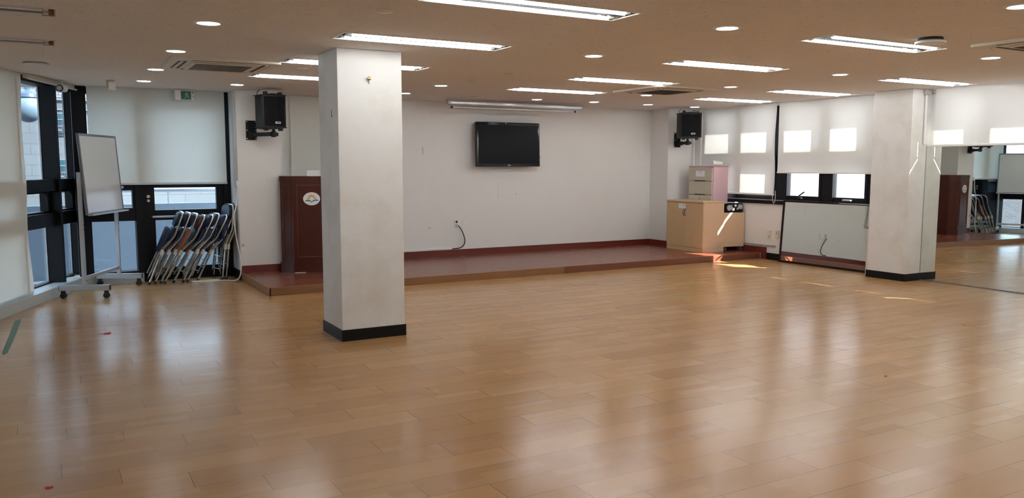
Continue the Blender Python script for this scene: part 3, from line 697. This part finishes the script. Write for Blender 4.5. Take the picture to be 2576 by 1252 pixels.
t = thing('projection_screen', 'long rolled-up projection screen case under the ceiling above the television', 'projection screen', (6.27, 10.95, 2.40), math.radians(0.6))
b = B(); b.box(-1.165, 1.165, -0.04, 0.05, -0.028, 0.042, 0.016, seg=3); obj('case', b, M_silver, t, smooth=True)
b = B(); b.cyl((-1.12, -0.01, -0.060), (1.02, -0.01, -0.060), 0.010, n=12); obj('bottom_bar', b, M_white, t, smooth=True)
for sx in (-1.13, 1.03):
    b = B(); b.cyl((sx - 0.012, -0.01, -0.060), (sx + 0.012, -0.01, -0.060), 0.016, n=12); obj('end_cap', b, M_blackpl, t)
b = B(); b.box(-1.20, -1.16, -0.03, 0.04, -0.02, 0.055, 0.004); b.box(1.16, 1.185, -0.03, 0.04, -0.02, 0.045, 0.006); obj('bracket', b, M_beige, t)

def outlet(name, label, cat, loc, rz=0, sockets=True, dots=()):
    t = thing(name, label, cat, loc, rz)
    b = B(); b.box(-0.037, 0.037, -0.012, 0, -0.062, 0.062, 0.004); obj('cover_plate', b, M_white if sockets or not dots else M_offwhite, t)
    if sockets:
        for z_ in (0.026, -0.026):
            b = B(); b.lathe([(0.021, 0), (0.022, 0.004), (0.017, 0.004), (0.015, 0.001)], 16, M=Matrix.Translation((0, -0.011, z_)) @ XZ); obj('socket', b, M_conduit, t)
    for z_ in dots:
        b = B(); b.cyl((0, -0.011, z_), (0, -0.016, z_), 0.008, n=10); obj('jack', b, M_ink, t)
    if not sockets and not dots: b = B(); b.box(-0.022, 0.022, -0.015, -0.011, -0.042, 0.042, 0.002); obj('rocker', b, M_white, t)
    return t
outlet('wall_outlet', 'double wall socket with black cord plugged in on the back wall', 'wall outlet', (5.482, YB, 0.593))
outlet('wall_switch', 'white blank switch plate right of the double wall socket', 'switch', (5.620, YB, 0.590), sockets=False)
b = B(); b.tube([(5.487, YB - 0.035, 0.565), (5.50, YB - 0.05, 0.558), (5.55, YB - 0.05, 0.49), (5.597, YB - 0.04, 0.40), (5.622, YB - 0.03, 0.31), (5.595, YB - 0.025, 0.24), (5.53, YB - 0.02, 0.205), (5.40, YB - 0.015, 0.200)], 0.0075, 8, smooth=2)
t = obj('hanging_cord', b, M_rubber, smooth=True); tag(t, 'black power cord hanging in a curve from the back wall socket', 'cord')
b = B(); b.cyl((5.482, YB - 0.012, 0.567), (5.487, YB - 0.045, 0.564), 0.017, n=14); obj('plug', b, M_white, t)
b = B(); b.box(4.30, 5.41, YB - 0.018, YB, 0.190, 0.222, 0.003); tag(obj('cable_duct', b, M_white), 'white horizontal cable duct above the red baseboard of the back wall', 'cable duct')
outlet('wall_outlet', 'cream wall plate on the right wall, the one nearer the cabinets', 'wall outlet', (X0, 9.308, 0.402), -R90, False, (-0.033,))
outlet('wall_outlet', 'cream wall plate on the right wall, the one nearer the leaning mirror', 'wall outlet', (X0, 9.145, 0.411), -R90, False, (0.02,))
b = B(); b.box(9.93, X0, 9.17, 10.3, 0.208, 0.232, 0.004); tag(obj('cable_duct', b, M_conduit), 'grey horizontal cable duct low on the right wall beside the cabinets', 'cable duct')
b = B(); b.box(2.14, 2.165, 10.99, 11.0, 0.44, 0.475); tag(obj('wall_patch', b, M_beige), 'small beige patch low on the left wall pier', 'patch')
# wall scuffs with their own shape
random.seed(11)
for x_, z_, w_, h_, nm in ((4.92, 1.66, 0.02, 0.11, 'upright smear left of the television'), (6.98, 1.62, 0.05, 0.02, 'smear just right of the television'), (6.22, 0.98, 0.005, 0.26, 'thin vertical crack below the television'), (6.55, 1.02, 0.015, 0.03, 'small mark below the television'), (5.0, 0.53, 0.05, 0.018, 'faint mark left of the wall socket')):
    b = B(); b.box(x_, x_ + w_, YB - 0.0015, YB, z_, z_ + h_, 0.0005); tag(obj('wall_mark', b, M_beige), 'greyish ' + nm, 'wall mark')

# ================================================================== LECTERN
RL = math.radians(-12)
t = thing('lectern', 'dark mahogany lectern with round emblem on the stage, partly behind the column', 'lectern', (2.965, 10.625, HS), RL)
Wf, Ch, Dp = 0.240, 0.150, 0.20      # half front, chamfer, side depth
def plan(e=0.0): return [(-Wf - e * 0.4, 0 - e), (Wf + e * 0.4, 0 - e), (Wf + Ch + e, Ch - e * 0.4), (Wf + Ch + e, Ch + Dp), (-Wf - Ch - e, Ch + Dp), (-Wf - Ch - e, Ch - e * 0.4)]
b = B(); b.prism(plan(0), 0.10, 1.20, 0.003); obj('body', b, M_mahog, t)
b = B(); b.prism(plan(0.014), 0.0, 0.115, 0.004); b.prism(plan(0.020), 0.108, 0.122, 0.004); obj('plinth', b, M_mahog, t)
b = B(); b.prism(plan(0.006), 1.19, 1.262, 0.005); obj('top', b, M_mahog, t)
def frame_on(b, w_, z0, z1, Mx, r=0.010):
    for x0, x1, a, c in ((-w_, w_, z0, z0 + r), (-w_, w_, z1 - r, z1), (-w_, -w_ + r, z0, z1), (w_ - r, w_, z0, z1)): b.box(x0, x1, -0.009, 0.002, a, c, 0.003, M=Mx)
b = B(); frame_on(b, 0.195, 0.20, 1.15, Matrix()); obj('panel_bead', b, M_mahogl, t)
for sx in (-1, 1):
    Mx = Matrix.Translation((sx * (Wf + Ch / 2), Ch / 2, 0)) @ Matrix.Rotation(sx * PI / 4, 4, 'Z')
    b = B(); frame_on(b, 0.062, 0.20, 1.15, Mx); obj('panel_bead', b, M_mahogl, t)
# emblem
em = B(); Mx = Matrix.Translation((0.0, -0.001, 0.968)) @ XZ
em.prism([(0.108 * math.cos(a * PI / 24), 0.085 * math.sin(a * PI / 24)) for a in range(48)], 0, 0.006, M=Mx); eo = obj('emblem', em, M_paper, t); eo['label'] = 'white oval emblem'
b = B()
for k in range(7):
    a = math.radians(14 + k * (152 / 6)); L0, L1 = 0.026, 0.062 if k in (2, 3, 4) else 0.056
    c0 = Vector((0, -0.006)); d = Vector((math.cos(a), math.sin(a))); n_ = Vector((-d.y, d.x))
    pts = [c0 + d * L0, c0 + d * (L0 + 0.014) - n_ * 0.011, c0 + d * (L1 - 0.010) - n_ * 0.009, c0 + d * (L1 + 0.006), c0 + d * (L1 - 0.010) + n_ * 0.009, c0 + d * (L0 + 0.014) + n_ * 0.011]
    b.prism(pts, 0.006, 0.0078, M=Mx)
obj('emblem_petals', b, M_logo_o, eo)
b = B(); b.prism([(-0.088, -0.034), (-0.075, -0.018), (-0.052, -0.010), (-0.025, -0.016), (-0.002, -0.030), (-0.022, -0.036), (-0.055, -0.030)], 0.006, 0.0078, M=Mx); obj('emblem_leaf', b, M_logo_g, eo)
b = B(); b.prism([(-0.018, -0.052), (0.002, -0.030), (0.030, -0.014), (0.060, -0.008), (0.076, -0.014), (0.090, -0.030), (0.060, -0.026), (0.030, -0.030), (0.008, -0.040), (-0.012, -0.054)], 0.006, 0.0078, M=Mx); obj('emblem_wave', b, M_logo_b, eo)
b = B(); b.box(-0.20, -0.06, -0.03, 0.10, 0.0, 0.006, 0.001); tag(obj('paper_sheet', b, M_paper, None, (2.93, 10.63, HS), RL), 'white paper pad sticking out under the lectern', 'paper')
b = B(); b.box(-0.012, 0.15, 0, 0.004, 0, 0.075, 0.001, M=Matrix.Rotation(math.radians(-8), 4, 'X')); tag(obj('name_card', b, M_paper, None, (2.958, 10.74, HS + 1.262), RL), 'small white card standing on top of the lectern', 'card')

# ================================================================== CABINETS RIGHT
t = thing('storage_cabinet', 'beech two-door cabinet with a white label on the stage at right', 'cabinet', (9.30, 10.335, HS), 0)
cx0, cx1, cy0, cy1 = -0.222, 0.222, -0.443, 0.443
b = B(); b.box(cx0 + 0.018, cx1, cy0, cy1, 0.065, 0.80, 0.001); b.box(cx0 + 0.03, cx1, cy0, cy1, 0, 0.07, 0.001); obj('body', b, M_beechs, t)
b = B(); b.box(cx0 - 0.012, cx1 + 0.008, cy0 - 0.008, cy1 + 0.008, 0.800, 0.826, 0.006); obj('top', b, M_beech, t)
for y0, y1 in ((cy0 + 0.002, -0.001), (0.001, cy1 - 0.002)):
    near = y0 < -0.1
    b = B(); b.box(cx0, cx0 + 0.018, y0, y1, 0.068, 0.795, 0.002); d = obj('door', b, M_beech, t)
    hy = -0.022 if near else 0.022
    b = B(); b.tube([(cx0, hy, 0.575), (cx0 - 0.018, hy, 0.60), (cx0 - 0.026, hy, 0.635), (cx0 - 0.018, hy, 0.67), (cx0, hy, 0.695)], 0.0065, 8, smooth=1); obj('handle', b, M_wbframe, d, smooth=True)
    if near: b = B(); b.cyl((cx0, -0.025, 0.535), (cx0 - 0.005, -0.025, 0.535), 0.008, n=10); obj('keyhole', b, M_brass, d)
b = B(); b.box(cx0 + 0.006, cx0 + 0.03, cy0, cy1, 0.0, 0.064); obj('plinth', b, M_beech, t)
b = B(); b.box(cx0 - 0.003, cx0, -0.02, 0.15, 0.695, 0.775); lb = obj('label_card', b, M_paper, t)
b = B(); b.box(cx0 - 0.0036, cx0 - 0.003, -0.012, 0.045, 0.745, 0.752); obj('printed_line', b, M_ink, lb)

t = thing('drawer_unit', 'tall pink plastic drawer unit with beige drawers behind the beech cabinet', 'drawer unit', (9.752, 10.49, HS), 0)
dx0, dx1, dy0, dy1 = -0.195, 0.130, -0.30, 0.30
b = B(); b.box(dx0, dx1, dy0, dy1, 0, 1.375, 0.006); obj('case', b, M_pink, t)
b = B(); b.box(dx0 - 0.006, dx1, dy0 - 0.006, dy1 + 0.006, 1.372, 1.393, 0.006); obj('top', b, M_pinkedge, t)
for k in range(6):
    z1 = 1.362 - k * 0.228; z0 = z1 - 0.222
    if z0 < 0: break
    b = B(); b.box(dx0 - 0.022, dx0 + 0.01, dy0 + 0.018, dy1 - 0.018, z0, z1, 0.008); d = obj('drawer', b, M_drawer, t)
    b = B(); b.box(dx0 - 0.024, dx0 - 0.015, -0.13, 0.13, z0 - 0.002, z0 + 0.012, 0.004); obj('grip', b, M_slot, d)
    for sy in (-0.175, 0.175):
        b = B(); b.lathe([(0.028, 0), (0.036, 0.003), (0.038, 0.0)], 20, M=Matrix.Translation((dx0 - 0.021, sy, (z0 + z1) / 2 - 0.0)) @ Matrix.Rotation(-PI / 2, 4, 'Y')); obj('boss', b, M_drawer, d)
    if k == 0:
        b = B(); b.box(dx0 - 0.026, dx0 - 0.022, -0.11, 0.10, z0 + 0.075, z1 - 0.052); lb = obj('label_card', b, M_paper, d)
        b = B(); b.box(dx0 - 0.0266, dx0 - 0.026, -0.04, 0.03, z1 - 0.072, z1 - 0.066); obj('printed_line', b, M_ink, lb)
    if k == 2: b = B(); b.cyl((dx0 - 0.02, 0, z0 + 0.165), (dx0 - 0.027, 0, z0 + 0.165), 0.013, n=12); obj('lock', b, M_wbframe, d)
t = thing('table_lamp_head', 'white plastic shade with thin wire lying on the pink drawer unit', 'lamp', (9.66, 10.28, HS + 1.394))
b = B(); b.cyl((-0.05, 0, 0.045), (0.10, -0.06, 0.036), 0.045, 0.034, n=20); obj('shade', b, M_white, t, smooth=True)
b = B(); b.tube([(0.10, -0.06, 0.01), (0.14, -0.09, 0.05), (0.19, -0.12, 0.055), (0.21, -0.14, 0.03), (0.20, -0.14, 0.004)], 0.003, 6, smooth=2); obj('wire', b, M_conduit, t)

t = thing('rolling_cabinet', 'low beech cabinet on casters between the tall cabinet and the window wall', 'cabinet', (9.738, 9.875, HS), math.radians(-10))
b = B(); b.box(-0.198, 0.190, -0.005, 0.12, 0.075, 0.632, 0.003); obj('body', b, M_beechs, t)
b = B(); b.box(-0.216, -0.198, -0.012, 0.12, 0.0, 0.632, 0.002); obj('side_panel', b, M_beech, t)
for sx, sy in ((-0.15, 0.03), (0.15, 0.03), (-0.15, 0.10), (0.15, 0.10)):
    b = B(); b.box(sx - 0.012, sx + 0.012, sy - 0.012, sy + 0.012, 0.045, 0.076); b.cyl((sx - 0.013, sy, 0.026), (sx + 0.013, sy, 0.026), 0.026, n=14); obj('caster', b, M_wbframe, t)

# portable stereo
t = thing('portable_stereo', 'black and silver portable stereo on the low beech cabinet', 'stereo', (9.738, 9.945, HS + 0.632), math.radians(-10))
b = B(); b.prism(rounded(0.36, 0.145, 0.035), -0.075, 0.075, 0.010, M=Matrix.Translation((0, 0, 0.076)) @ XZ); obj('body', b, M_gloss, t)
for x_, z_, r_ in ((-0.095, 0.080, 0.047), (0.110, 0.095, 0.040)):
    b = B(); b.lathe([(0.001, 0.005), (r_ * 0.9, 0.012), (r_, 0.006), (r_, 0)], 24, M=Matrix.Translation((x_, -0.074, z_)) @ XZ); obj('speaker_cone', b, M_silver, t, smooth=True)
for x_, z_, r_ in ((-0.022, 0.055, 0.028), (0.02, 0.115, 0.020), (0.065, 0.062, 0.018)):
    b = B(); b.sph((x_, -0.074, z_), r_, 0.008, r_); obj('knob', b, M_silver, t, smooth=True)
for x_ in (0.152, -0.045):
    b = B(); b.sph((x_, -0.07, 0.088), 0.012, 0.012, 0.050); obj('trim', b, M_silver, t, smooth=True)
b = B(); b.tube([(-0.15, 0, 0.150), (-0.13, -0.01, 0.162), (0.13, -0.01, 0.162), (0.15, 0, 0.150)], 0.008, 8, smooth=1); obj('carry_handle', b, M_silver, t, smooth=True)

# ================================================================== MIRRORS
# wall mirror (turned by 0.74 degrees, leaning by 0.27 degrees as the reflections show)
t = thing('wall_mirror', 'large frameless wall mirror right of the shallow wall column', 'mirror', (9.864, 6.0, 0.0), 0)
tilt = Matrix.Rotation(math.radians(-0.74), 4, 'Z') @ Matrix.Rotation(math.radians(0.27), 4, 'Y')
b = B(); b.box(0.0, 0.006, -3.2, 0.640, 0.012, 1.745, M=tilt); obj('mirror_glass', b, M_mirror, t)
b = B(); b.box(-0.006, 0.01, -3.2, 0.642, 0.0, 0.012, M=tilt); obj('bottom_rail', b, M_wbframe, t)
b = B(); b.box(0.0, 0.008, 0.640, 0.645, 0.0, 1.745, M=tilt); obj('edge', b, M_wbframe, t)
b = B(); b.box(9.885, 9.95, 2.75, 6.62, 0.0, 1.72); struct('trim_3', b, M_wall)

# leaning framed mirror
t = thing('leaning_mirror', 'framed mirror leaning against the right wall under the window', 'mirror', (9.845, 8.23, 0.0), 0)
MLY, MLR = -1.07, 3.94
T0 = Matrix.Rotation(math.radians(-MLY), 4, 'Z') @ Matrix.Rotation(math.radians(MLR), 4, 'Y')
y0, y1, zt = -0.98, 0.765, 0.965
b = B(); b.box(0.0, 0.006, y0 + 0.03, y1 - 0.03, 0.03, zt - 0.03, M=T0); obj('mirror_glass', b, M_mirror, t)
b = B()
b.box(-0.010, 0.016, y0, y1, 0.0, 0.035, 0.004, M=T0); b.box(-0.010, 0.016, y0, y1, zt - 0.032, zt, 0.006, M=T0)
b.box(-0.010, 0.016, y1 - 0.032, y1, 0.0, zt, 0.004, M=T0); b.box(-0.010, 0.016, y0, y0 + 0.032, 0.0, zt, 0.004, M=T0)
obj('frame', b, M_darkred, t)

# narrow cream board standing behind the column edge
t = thing('electric_heater', 'narrow cream heater edge just showing left of the shallow wall column', 'heater', (9.80, 7.36, 0))
b = B(); b.box(-0.03, 0.03, -0.13, 0.035, 0.05, 0.62, 0.008); obj('body', b, M_offwhite, t)
b = B(); b.box(-0.034, -0.028, -0.10, 0.012, 0.22, 0.60, 0.002); obj('front_panel', b, M_curb, t)
b = B(); b.box(-0.034, -0.029, -0.03, 0.005, 0.09, 0.15, 0.002); obj('switch', b, M_ink, t)
b = B(); b.box(-0.05, 0.05, -0.12, -0.10, 0, 0.06, 0.004); b.box(-0.05, 0.05, 0.0, 0.02, 0, 0.06, 0.004); obj('foot', b, M_offwhite, t)

# ================================================================== WHITEBOARD
PA = Vector((0.275, 10.36, 0)); PB = Vector((0.690, 11.27, 0)); dv = (PB - PA); Lw = dv.length; aw = math.atan2(dv.y, dv.x)
t = thing('whiteboard', 'wheeled whiteboard in a grey frame in front of the left windows', 'whiteboard', PA, aw)
TW = Matrix.Translation((0, 0, 1.40)) @ Matrix.Rotation(math.radians(-3.8), 4, 'X')
for x_ in (0, Lw):
    b = B(); b.box(x_ - 0.016, x_ + 0.016, -0.022, 0.022, 0.15, 1.42, 0.003); obj('post', b, M_greymetal, t)
    b = B(); b.box(x_ - 0.018, x_ + 0.018, -0.275, 0.275, 0.085, 0.150, 0.004); f = obj('foot_rail', b, M_greymetal, t)
    b = B(); b.box(x_ - 0.016, x_ + 0.016, -0.280, -0.274, 0.088, 0.147); obj('end_cap', b, M_rubber, f)
    b = B(); b.box(x_ - 0.016, x_ + 0.016, 0.274, 0.280, 0.088, 0.147); obj('end_cap', b, M_rubber, f)
    for sy in (-0.235, 0.235):
        b = B(); b.cyl((x_ - 0.026, sy, 0.030), (x_ - 0.006, sy, 0.030), 0.030, n=16); b.cyl((x_ + 0.006, sy, 0.030), (x_ + 0.026, sy, 0.030), 0.030, n=16); b.box(x_ - 0.016, x_ + 0.016, sy - 0.022, sy + 0.022, 0.045, 0.088, 0.004)
        obj('caster', b, M_rubber, f)
    for z_ in (0.20, 0.78, 0.83):
        b = B(); b.cyl((x_, -0.022, z_), (x_, -0.026, z_), 0.006, n=8); obj('bolt', b, M_ink, t)
b = B(); b.box(0.0, Lw, -0.012, 0.012, 0.205, 0.245, 0.003); obj('cross_rail', b, M_greymetal, t)
bx0, bx1 = -0.01, Lw + 0.04
b = B(); b.box(bx0 + 0.015, bx1 - 0.015, -0.045, -0.037, -0.445, 0.430, M=TW); obj('writing_surface', b, M_wb, t)
b = B(); r = 0.022
b.box(bx0, bx1, -0.052, -0.022, 0.43 - 0.004, 0.43 + r, 0.005, M=TW); b.box(bx0, bx1, -0.052, -0.022, -0.445 - r, -0.441, 0.005, M=TW)
b.box(bx0, bx0 + r, -0.052, -0.022, -0.445, 0.43, 0.005, M=TW); b.box(bx1 - r, bx1, -0.052, -0.022, -0.445, 0.43, 0.005, M=TW); b.box(bx0, bx1, -0.036, -0.028, -0.44, 0.425, M=TW)
obj('board_frame', b, M_wbframe, t)
b = B(); b.box(bx0 + 0.0, bx1, -0.105, -0.050, -0.475, -0.466, 0.002, M=TW); b.box(bx0, bx1, -0.108, -0.104, -0.475, -0.455, 0.001, M=TW); obj('pen_tray', b, M_greymetal, t)

# ================================================================== FOLDED CHAIRS
def chair_proto(pad, seatm):
    t = thing('folding_chair', 'x', 'chair')
    r = 0.0125; hw = 0.19
    side = lambda s: [(0, s, 0.012), (0, s, 0.46), (0.012, s, 0.50), (0.066, s, 0.66), (0.070, s, 0.70), (0.062, s, 0.93)]
    pts = side(-hw) + [(0.062, -hw + 0.015, 0.975), (0.062, -hw + 0.05, 0.992), (0.062, hw - 0.05, 0.992), (0.062, hw - 0.015, 0.975)] + side(hw)[::-1]
    b = B(); b.tube(pts, r, 10); obj('main_frame', b, M_chrome, t, smooth=True)
    b = B()
    q = [(0.035, -hw + 0.03, 0.60), (-0.018, -hw + 0.03, 0.45), (-0.034, -hw + 0.03, 0.10)]
    b.tube(q, 0.011, 8); obj('leg', b, M_chrome, t, smooth=True)
    b = B(); b.tube([(p[0], -p[1], p[2]) for p in q], 0.011, 8); obj('leg', b, M_chrome, t, smooth=True)
    for q in ([(0, -hw, 0.20), (0, hw, 0.20)], [(-0.031, -hw + 0.03, 0.13), (-0.031, hw - 0.03, 0.13)], [(-0.025, -hw + 0.03, 0.30), (-0.025, hw - 0.03, 0.30)]):
        b = B(); b.tube(q, 0.006, 6); obj('stretcher', b, M_chrome, t, smooth=True)
    for s in (-hw, hw):
        b = B(); b.cyl((0, s, 0), (0, s, 0.035), 0.017, n=10); obj('foot_cap', b, M_rubber, t)
        b = B(); b.box(-0.016, 0.016, s - 0.016, s + 0.016, 0.40, 0.47, 0.004); obj('hinge', b, M_beige, t)
    YZ = Matrix(((0, 0, 1, 0), (1, 0, 0, 0), (0, 1, 0, 0), (0, 0, 0, 1)))
    b = B(); b.prism(rounded(0.36, 0.20, 0.085), 0.020, 0.056, 0.012, M=Matrix.Translation((0, 0, 0.885)) @ YZ); obj('backrest', b, pad, t, smooth=True)
    b = B(); b.prism(rounded(0.34, 0.34, 0.05), -0.040, 0.0, 0.012, M=Matrix.Translation((-0.005, 0, 0.585)) @ YZ); obj('seat', b, seatm, t, smooth=True)
    return t
navy = chair_proto(M_navy, M_navy); maroon = chair_proto(M_maroon, M_orange)
CH = [(1.013, 22.6), (1.072, 24.2), (1.13, 26.0), (1.19, 28.6), (1.285, 29.0), (1.385, 27.0), (1.455, 29.2), (1.575, 26.5), (1.875, 6.6), (1.945, 5.6)]
CN = ['leftmost, nearest the whiteboard', 'second from the whiteboard', 'third from the whiteboard, just left of the maroon one', 'x', 'just right of the maroon one', 'second to the right of the maroon one', 'third to the right of the maroon one',
      'last of the leaning row before the gap', 'standing nearly upright, left of the upright pair', 'standing nearly upright against the wall pier']
for k, ((x_, a_), nm) in enumerate(zip(CH, CN)):
    if k == 3: o = maroon; tag(o, 'folded chair with maroon backrest and orange seat in the leaning row', 'chair', 'folded chairs leaning by the door')
    else:
        o = navy if k == 0 else copy_tree(navy); tag(o, 'folded navy chair, ' + nm, 'chair', 'folded chairs leaning by the door')
    o.location = (x_, 11.31 + 0.008 * ((k * 7) % 5) - 0.016, 0.004); o.rotation_euler = (0, math.radians(a_), math.radians(3 + ((k * 37) % 11 - 5) * 0.9))
    o.scale = (1, 1, 1.0 if k not in (7,) else 0.95)

# cables near the chairs
b = B(); b.tube([(2.10, 10.97, 1.24), (2.085, 10.96, 1.0), (2.03, 10.95, 0.85), (2.05, 10.93, 0.60), (2.07, 10.92, 0.45), (2.10, 10.90, 0.28), (2.09, 10.88, 0.08), (2.03, 10.86, 0.012), (1.95, 10.93, 0.01), (1.96, 11.0, 0.01), (1.85, 11.03, 0.01), (1.70, 10.98, 0.01), (1.55, 11.03, 0.01), (1.50, 11.12, 0.01), (1.70, 11.10, 0.01), (1.85, 11.09, 0.012)], 0.0075, 8, smooth=2)
t = obj('power_cable', b, M_white, smooth=True); tag(t, 'white cable running down the left wall pier and coiling on the floor by the chairs', 'cable')
b = B(); b.box(2.085, 2.112, 10.965, 11.03, 1.235, 1.30, 0.003); obj('inline_box', b, M_white, t)
b = B(); b.tube([(2.105, 11.1, H), (2.105, 11.08, 1.9), (2.105, 11.05, 1.31)], 0.004, 6); tag(obj('pull_cord', b, M_white), 'thin white blind cord beside the glass door', 'cord')

# ================================================================== FLOOR BITS
b = B(); b.box(6.136, 6.506, 7.225, 7.25, 0, 0.001, M=Matrix.Identity(4)); tag(obj('floor_tape', b, M_greentape), 'thin green tape strip on the floor before the stage', 'tape')
b = B(); b.prism([(-0.372, 9.15), (-0.325, 9.24), (-0.318, 9.16), (-0.335, 8.6), (-0.350, 8.1), (-0.372, 7.60), (-0.398, 7.53), (-0.412, 7.62), (-0.392, 8.3)], 0, 0.001); tag(obj('floor_tape', b, M_tape), 'worn green tape strip on the floor at the left edge', 'tape')
for k, (x_, y_, sc, nm) in enumerate(((0.369, 8.047, 1.3, 'with a thin stem, on the left floor'), (-0.081, 4.272, 0.75, 'at the bottom left corner'), (7.425, 4.517, 0.6, 'in front of the wall mirror'), (5.127, 3.672, 0.5, 'right of centre on the floor'))):
    b = B(); b.prism([(-0.02 * sc, 0), (0, -0.016 * sc), (0.022 * sc, -0.006 * sc), (0.026 * sc, 0.014 * sc), (0.004 * sc, 0.010 * sc), (-0.01 * sc, 0.02 * sc)], 0.0, 0.006 * sc)
    if k == 0: b.tube([(-0.01, 0, 0.004), (-0.05, 0.012, 0.004), (-0.07, 0.03, 0.004)], 0.002, 5)
    tag(obj('petal', b, M_petal, None, (x_, y_, 0)), 'small red petal ' + nm, 'petal', 'petals on the floor')

# ================================================================== OUTSIDE
b = B(); b.box(-3.4, 9.0, 11.72, 13.5, -0.25, -0.12); tag(obj('balcony', b, M_concrete), 'grey outdoor balcony floor beyond the left windows', 'balcony')
b = B(); b.box(-2.4, 3.2, 13.15, 13.30, -0.12, 0.93); tag(obj('parapet', b, M_parapet), 'blue-grey parapet wall beyond the left windows', 'parapet')
t = thing('railing', 'silver tube railing on the parapet outside the glass door', 'railing', (0.9, 13.22, 0.93))
b = B(); b.cyl((-1.2, 0, 0.20), (2.2, 0, 0.20), 0.030, n=14); obj('handrail', b, M_silver, t, smooth=True)
for x_ in (-0.9, 0.62, 1.95): b = B(); b.cyl((x_, 0, 0), (x_, 0, 0.20), 0.015, n=12); obj('baluster', b, M_silver, t, smooth=True)
t = thing('stone_building', 'pale stone building with teal windows seen through the left windows', 'building', (0, 27, 0))
b = B(); b.box(-14, 14, 0, 8, -9, 3.0); obj('wall', b, M_stone, t)
b = B(); b.box(-14, 14, -0.02, 0.5, 2.98, 3.06); obj('cornice_band', b, M_redband, t)
b = B(); b.box(-14, 14, 0.02, 0.5, 3.06, 3.34); obj('fascia', b, M_fascia, t)
b = B(); b.box(-14, 14, -0.05, 0.5, 3.34, 3.40); b.box(-14, 14, -0.05, 0.5, 3.06, 3.10); obj('white_moulding', b, M_pale, t)
b = B(); b.prism([(0.1, 3.40), (0.1, 3.44), (3.5, 5.2), (3.5, 3.4)], -14, 14, M=Matrix(((0, 0, 1, 0), (1, 0, 0, 0), (0, 1, 0, 0), (0, 0, 0, 1)))); obj('roof', b, M_roof, t)
for zb in (2.62, 1.30, -0.05):
    for xb in (0.05, 2.2, -2.2, -4.4):
        b = B(); b.box(xb, xb + 0.9, -0.03, 0.02, zb - 0.30, zb + 0.36); fw = obj('window', b, M_panel, t)
        b = B(); b.box(xb + 0.03, xb + 0.16, -0.04, 0, zb + 0.20, zb + 0.34); b.box(xb + 0.19, xb + 0.45, -0.04, 0, zb + 0.20, zb + 0.34); b.box(xb + 0.5, xb + 0.85, -0.04, 0, zb + 0.20, zb + 0.34); obj('pane', b, M_teal, fw)
        b = B(); b.box(xb, xb + 0.9, -0.045, 0, zb + 0.165, zb + 0.195); b.box(xb, xb + 0.9, -0.045, 0, zb + 0.34, zb + 0.37); b.box(xb + 0.155, xb + 0.185, -0.045, 0, zb + 0.18, zb + 0.35); b.box(xb, xb + 0.9, -0.045, 0, zb - 0.02, zb); obj('frame', b, M_pale, fw)
        b = B(); b.box(xb, xb + 0.45, -0.05, 0, zb - 0.22, zb - 0.02); fs = obj('sign', b, M_signd, t)
        b = B(); b.prism([(xb + 0.10, zb - 0.15), (xb + 0.20, zb - 0.13), (xb + 0.24, zb - 0.07), (xb + 0.25, zb - 0.12), (xb + 0.33, zb - 0.06), (xb + 0.28, zb - 0.12), (xb + 0.33, zb - 0.17), (xb + 0.24, zb - 0.14), (xb + 0.14, zb - 0.17)], 0.05, 0.056, M=XZ); obj('sign_mark', b, M_pale, fs)
t = thing('street_lamp', 'large frosted globe street lamp outside the left window', 'street lamp', (-0.235, 13.9, 2.33))
b = B(); b.sph((0, 0, 0), 0.20, 0.20, 0.215, n=24); obj('globe', b, M_globe, t, smooth=True)
b = B(); b.lathe([(0.03, 0.26), (0.10, 0.235), (0.165, 0.19), (0.175, 0.14), (0.12, 0.14)], 24); obj('cap', b, M_steel, t, smooth=True)
b = B(); b.cyl((0, 0, 0.25), (0.02, 0, 0.62), 0.035, n=12); b.cyl((0.0, 0, 0.6), (-0.8, 0, 0.9), 0.03, n=10); b.cyl((-0.8, 0, 0.9), (-0.8, 0, -2.6), 0.04, n=10); obj('pole', b, M_steel, t, smooth=True)
t = thing('brick_building', 'pale brick building seen through the right windows', 'building', (17.0, 9, 0))
b = B(); b.box(0, 6, -22, 22, -9, 8.5); obj('wall', b, M_brickr, t)  # unseen upper part raised to hold sky light off the right blinds
b = B(); b.box(-0.03, 0.05, 4.35, 5.15, 0.55, 1.35); fw = obj('window', b, M_sky, t)
b = B(); b.box(-60, 40, -40, 60, -9.2, -9.0); tag(obj('outdoor_ground', b, M_ground), 'grey street ground far below outside the windows', 'ground')
t = thing('brick_building', 'red brick building seen in the wall mirror beyond the whiteboard', 'building', (-20.0, 14, 0))
b = B(); b.box(-6, 0, -14, 16, -9, 2.3); obj('wall', b, M_brickl, t)
t = thing('glass_canopy', 'sloping pale canopy outside the left windows, seen in the wall mirror', 'canopy', (-4.6, 15.4, 0))
b = B(); b.prism([(-3.2, 1.55), (3.4, 0.10), (3.4, 0.02), (-3.2, 1.47)], -1.6, -0.2, M=XZ); obj('roof_panel', b, M_globe, t)
b = B(); b.tube([(-3.2, -0.22, 1.58), (3.4, -0.22, 0.13)], 0.035, 8); b.tube([(-3.2, -1.6 + 2 * 1.6, 1.58), (3.4, 1.6, 0.13)], 0.035, 8); obj('edge_rail', b, M_silver, t)
